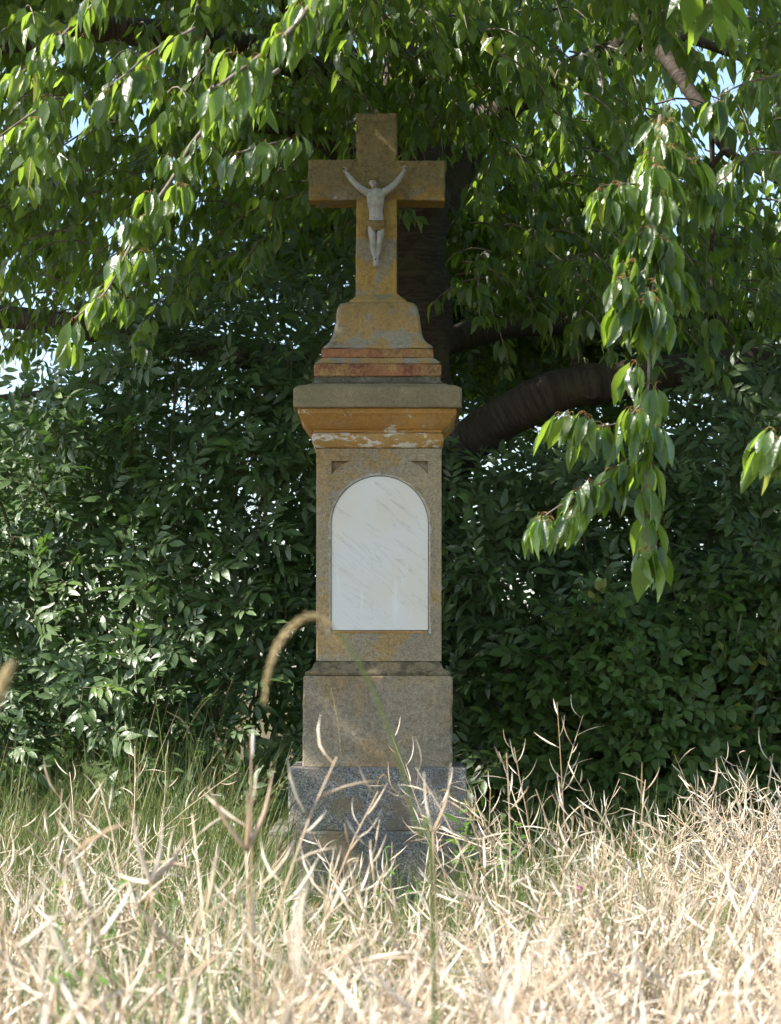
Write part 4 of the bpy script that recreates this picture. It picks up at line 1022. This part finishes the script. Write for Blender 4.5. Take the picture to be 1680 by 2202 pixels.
for k, (px_, py_, d_, lab) in enumerate((
    (1010, 1690, 8.3, 'dry rape stalk growing close by the right end of the granite block'), (1110, 1700, 8.0, 'dry rape stalk with drooping pods among the weeds before the hedge'),
    (1330, 1770, 7.8, 'low dry rape stalk at the foot of the hedge'), (1390, 1730, 8.2, 'dry rape stalk beside the brown grass spike'),
    (1510, 1740, 8.2, 'dry rape stalk rising between two leaning ones'), (1610, 1690, 8.4, 'dry rape stalk at the far edge of the crop before the hedge'),
    (60, 1680, 8.2, 'dry rape stalk in the verge grass below the sunlit elder'), (370, 1700, 8.2, 'dry rape stalk in the tall verge grass'),
    (450, 1760, 7.6, 'dry rape stalk near the broad-leaved reed'), (780, 1840, 7.4, 'short dry rape stalk before the middle of the step'))):
    hero_rape(px_, py_, d_, 930 + k, lab, rk.uniform(-.06, .06), rk.randint(1, 3))
# ------------------------------------------------------------------ grasses and weeds
def blade_T(n=5):
    V, Q = [], []
    ts = np.linspace(0, 1, n)
    for t in ts:
        w = 0.5 * (1 - t ** 1.6) + 0.02
        V += [(-w, t, 0), (w, t, 0)]
    for i in range(n - 1): Q.append((2 * i, 2 * i + 1, 2 * i + 3, 2 * i + 2))
    return np.array(V), np.array(Q, np.int32)
BV, BQ = blade_T()
def blades(specs):
    """specs: (pos, azimuth, lean, length, width, bend, rnd) -> Geo"""
    S = np.array(specs, float); N = len(S); t = BV[:, 1]; sx = BV[:, 0]
    az, lean, L, W, bend = S[:, 3], S[:, 4], S[:, 5], S[:, 6], S[:, 7]
    ang = lean[:, None] + bend[:, None] * t[None]                  # angle from the vertical along the blade
    am = lean[:, None] + bend[:, None] * t[None] * 0.5
    hor = L[:, None] * t * np.sin(am); ver = L[:, None] * t * np.cos(am)
    dx, dy = np.cos(az)[:, None], np.sin(az)[:, None]
    x = S[:, 0:1] + hor * dx - dy * sx * W[:, None]; y = S[:, 1:2] + hor * dy + dx * sx * W[:, None]; z = S[:, 2:3] + ver
    V = np.stack([x, y, z], -1).reshape(-1, 3); k = len(BV)
    Q = (BQ[None] + (np.arange(N) * k)[:, None, None]).reshape(-1, 4)
    g = Geo(); g.add(V, Q, {'rnd': np.repeat(S[:, 8], k)}); return g
r6 = random.Random(5)
def grass_specs(n, yr, hfun, wid=(0.003, 0.006), keep=lambda x, y: True, spread=0.22):
    out = []
    while len(out) < n:
        y = r6.uniform(*yr); x = r6.uniform(-1, 1) * (0.18 * y + spread)
        if not keep(x, y): continue
        if abs(x - AX) < 0.60 and 9.62 < y < 10.9: continue
        if abs(x - AX) < 0.55 and y > 8.9 and r6.random() < 0.55: continue
        h = hfun(x, y) * r6.uniform(0.35, 1.15) * (1 + 0.35 * mnoise.noise(Vector((x * 3, y * 3, 50))))
        out.append((x, y, ground_z(x, y) - 0.01, r6.random() * 6.28, abs(r6.gauss(0, .30)), h, r6.uniform(*wid) * (2.0 if r6.random() < .06 else 1), r6.uniform(0.1, 2.2), r6.random()))
    return out
def verge_h(x, y):
    px = 840 + x * FPX / y
    return np.interp(px, [-100, 150, 350, 560, 640, 760, 960, 1050, 1250, 1700], [0.70, 0.76, 0.94, 0.88, 0.54, 0.46, 0.46, 0.58, 0.58, 0.56]) * (1.0 if y > 9.0 else 0.85)
tag(blades(grass_specs(17000, (7.7, 10.9), verge_h)).obj('verge_grass', [M['grass']]), 'green grass growing round the foot of the monument', 'grass', kind='stuff')
tag(blades(grass_specs(3200, (8.0, 10.4), lambda x, y: verge_h(x, y) * 1.1, (0.002, 0.004))).obj('dry_verge_grass', [M['dry_grass']]), 'dry pale grass mixed into the verge', 'grass', kind='stuff')
tag(blades(grass_specs(9000, (2.4, 8.4), lambda x, y: 0.55 + 0.35 * max(0, mnoise.noise(Vector((x * 1.5, y * 1.2, 30))) + 0.1) + (0.12 if x < -0.2 * y * 0.3 else 0), (0.003, 0.006))).obj('field_grass', [M['grass']]), 'green grass growing between the rape stalks', 'grass', kind='stuff')

gsp = []
for a_, b_, c_ in GREEN:
    for k in range(int(2600 * c_ * c_ * 3) + 60):
        q = c_ * math.sqrt(r6.random()); t_ = r6.random() * 6.28; x, y = a_ + q * math.cos(t_), b_ + q * math.sin(t_) / .6
        gsp.append((x, y, ground_z(x, y) - .01, r6.random() * 6.28, abs(r6.gauss(0, .25)), 1.07 * field_height(x, y) * r6.uniform(.6, 1.1), r6.uniform(.003, .009), r6.uniform(.1, 1.6), r6.random()))
tag(blades(gsp).obj('field_weed_grass', [M['grass']]), 'taller green grass patches growing up through the crop', 'grass', kind='stuff')
def clump(name, label, cat, px, d, n, h, w, mat, seed, bend=(0.3, 1.6), lean=0.35, zoff=0.0):
    r = random.Random(seed); b = P(px, 1900, d); gz = ground_z(b.x, d) + zoff; root = empty(name, (b.x, d, gz)); tag(root, label, cat)
    for k in range(n):
        g = blades([(b.x + r.gauss(0, .02), d + r.gauss(0, .02), gz - 0.02, r.random() * 6.28, abs(r.gauss(0.05, lean)), h * r.uniform(0.6, 1.05), w * r.uniform(.7, 1.1), r.uniform(*bend), r.random())])
        g.obj('blade', [mat], root)
clump('reed_plant', 'broad-leaved reed beside the left edge of the granite block', 'reed', 545, 9.75, 11, 0.80, 0.022, M['grass'], 1, (0.3, 1.9), 0.25)
clump('reed_plant', 'broad-leaved reed leaning from the foot of the left elder', 'reed', 500, 9.9, 8, 0.75, 0.020, M['grass'], 2, (0.3, 1.6), 0.25)
clump('grass_tuft', 'bright green grass tuft growing against the foundation step', 'grass', 735, 8.75, 14, 0.62, 0.013, M['grass'], 3, (0.2, 2.2), 0.35)
clump('reed_plant', 'broad-leaved grass in the shade right of the granite block', 'reed', 1220, 9.6, 10, 0.75, 0.018, M['grass'], 4, (0.3, 1.8), 0.3)
clump('grass_tuft', 'green tuft poking through the crop before the hedge', 'grass', 1140, 8.6, 12, 0.6, 0.010, M['grass'], 6, (0.2, 1.8), 0.3)

def weed(name, label, px, d, n, h, seed, leaf=(0.07, 0.035)):
    r = random.Random(seed); b = P(px, 1900, d); gz = ground_z(b.x, d); root = empty(name, (b.x, d, gz)); tag(root, label, 'weed')
    T = [single(leaf[0], leaf[1], 700 + k, 5) for k in range(3)]; me = [mesh_np('leaf', t[0], t[1], [M['weed'], M['weed']], t[2], t[3]) for t in T]
    for k in range(n):
        hh = h * r.uniform(0.7, 1.05); az = r.random() * 6.28; top = np.array([b.x + math.cos(az) * .12 * hh, d + math.sin(az) * .12 * hh, gz + hh]); bot = np.array([b.x + r.gauss(0, .03), d + r.gauss(0, .03), gz - 0.02])
        V, Q, al = tube(catmull([bot, (bot + top) / 2 + np.array([r.gauss(0, .03), r.gauss(0, .03), 0]), top], 5), np.linspace(.003, .0015, 11), 5); g = Geo(); g.add(V, Q); g.obj('stem', [M['weed']], root)
        for q in range(9):
            t = 0.35 + 0.65 * q / 8; p = bot * (1 - t) + top * t; a_ = q * 2.4 + r.random(); o_ = np.array([math.cos(a_), math.sin(a_), 0.25 + r.gauss(0, .2)])
            F = frames(o_[None], np.array([[0, 0, 1.0]]) - 0.3 * o_[None])[0]; s = r.uniform(.6, 1.1) * (1.15 - 0.4 * t)
            c = bpy.data.objects.new('leaf', me[q % 3]); COL.objects.link(c); attach(c, root); c.matrix_basis = Matrix([[*(F[i] * s), p[i]] for i in range(3)] + [[0, 0, 0, 1]])
weed('weed_plant', 'green leafy weed at the right corner of the granite block', 985, 9.55, 4, 0.62, 1, (0.11, 0.06))
weed('weed_plant', 'blurred green weed low in the crop near the photographer', 110, 3.7, 6, 0.97, 2, (0.05, 0.02))
weed('weed_plant', 'blurred green weed with narrow leaves beside the pale stalks', 250, 4.2, 6, 0.92, 3, (0.045, 0.018))
weed('weed_plant', 'small green weed sprouting between lodged rape stalks', 420, 3.5, 4, 0.95, 4, (0.045, 0.018))
weed('weed_plant', 'green weed climbing through the crop under the long grass stalk', 900, 6.6, 4, 0.80, 5, (0.06, 0.02))
weed('weed_plant', 'green weed with broad leaves in the shaded verge by the hedge', 1090, 9.3, 4, 0.50, 6, (0.10, 0.05))

# arching seed-headed grass stalks
def stalk(label, pts, r0, head_from, mat_st, mat_hd, seed, head_r=0.004, leafp=None):
    path = catmull(pts, 10); root = empty('grass_stalk', path[0]); tag(root, label, 'grass stalk'); k = int(len(path) * head_from); r = random.Random(seed)
    V, Q, al = tube(path[:k + 1], np.linspace(r0, r0 * 0.55, k + 1), 5); g = Geo(); g.add(V, Q, {'rnd': 0.6}); g.obj('stem', [mat_st], root)
    hp = path[k:]; g = Geo(); cum = np.linspace(0, 1, len(hp))
    for q in range(90):
        t = q / 90 * (len(hp) - 1); j = min(len(hp) - 2, int(t)); f = t - j; p = hp[j] * (1 - f) + hp[j + 1] * f; ax = unit(hp[j + 1] - hp[j]); a_ = q * 2.4
        u = unit(np.cross(ax, [.3, .5, .7])); w = np.cross(ax, u); o_ = u * math.cos(a_) + w * math.sin(a_); d = unit(ax + o_ * 0.55)
        rr = head_r * (0.6 + 0.6 * math.sin(math.pi * min(1, (q + 8) / 95)))
        V, Q = ell([p + d * s_ for s_ in np.linspace(0, rr * 2.6, 4)], np.array([.3, .8, .7, .1]) * rr * 0.5, np.array([.3, .8, .7, .1]) * rr * 0.5, 5); g.add(V, Q, {'rnd': r.random()})
    V, Q, al = tube(hp, np.linspace(r0 * .55, r0 * .3, len(hp)), 4); g.add(V, Q, {'rnd': .5}); g.obj('seed_head', [mat_hd], root)
    if leafp is not None:
        V, Q, al = tube(catmull(leafp, 6), np.array([.3, .9, 1, .8, .1])[np.linspace(0, 4, 6 * (len(leafp) - 1) + 1).astype(int)] * 0.006, 4, flat=0.15); g = Geo(); g.add(V, Q, {'rnd': .3}); g.obj('blade', [mat_st], root)
D = 2.6
b0 = P(945, 2100, D); b0.z = 0.0
stalk('blurred arching grass stalk with drooping seed head in front of the pedestal', [b0, P(930, 1950, D), P(900, 1790, D), P(845, 1590, D), P(775, 1430, D), P(720, 1355, D), P(665, 1328, D), P(610, 1372, D), P(580, 1440, D), P(568, 1512, D)], 0.0028, 0.56, M['grass'], M['dry_grass'], 1, 0.0040, [P(935, 1960, D), P(932, 1850, D), P(925, 1780, D)])
b0 = P(-30, 2100, 2.4); b0.z = 0
stalk('blurred pale grass head leaning in over the left field margin', [b0, P(-40, 1700, 2.4), P(-20, 1560, 2.4), P(5, 1480, 2.4), P(25, 1430, 2.4)], 0.0025, 0.5, M['grass'], M['dry_grass'], 2, 0.005)
for k, (label, pts) in enumerate((
    ('thin upright grass stalk before the pedestal', [(725, 1850), (735, 1700), (728, 1560), (712, 1480)]),
    ('nodding grass head before the granite block', [(830, 1820), (800, 1740), (822, 1668), (850, 1700)]),
    ('curved grass head at the granite block corner', [(900, 1800), (930, 1720), (960, 1700), (985, 1740)]),
    ('brown upright grass spike before the shaded hedge', [(1378, 1850), (1378, 1760), (1380, 1700), (1381, 1640)]),
    ('slender grass stalk rising among the verge grass', [(330, 1800), (370, 1650), (420, 1540), (470, 1480)]),
    ('drooping grass head above the green verge', [(420, 1800), (430, 1650), (400, 1560), (360, 1530)]))):
    dd = 8.9 if k < 4 else 9.4
    q = [P(x, y, dd) for x, y in pts]; b_ = q[0].copy(); b_.z = ground_z(b_.x, dd)
    stalk(label, [b_] + q, 0.0012, 0.62, M['grass'], M['dry_grass'], 10 + k, 0.0032)

# pink thistle bloom in the crop
tb = P(1250, 1918, 6.4); root = empty('thistle', (tb.x, 6.4, ground_z(tb.x, 6.4))); tag(root, 'small pink thistle bloom among the rape stalks', 'flower')
V, Q, al = tube([(tb.x, 6.4, 0), (tb.x, 6.4, tb.z)], .002, 5); g = Geo(); g.add(V, Q); g.obj('stem', [M['weed']], root)
g = Geo()
for q in range(40):
    d = unit(np.array([R.gauss(0, .6), R.gauss(0, .6), 1.0])); V, Q, al = tube([np.array(tb), np.array(tb) + d * .014, np.array(tb) + d * .02], [.0012, .0016, .0006], 4, cap=False); g.add(V, Q)
g.obj('flower_head', [M['pink']], root)
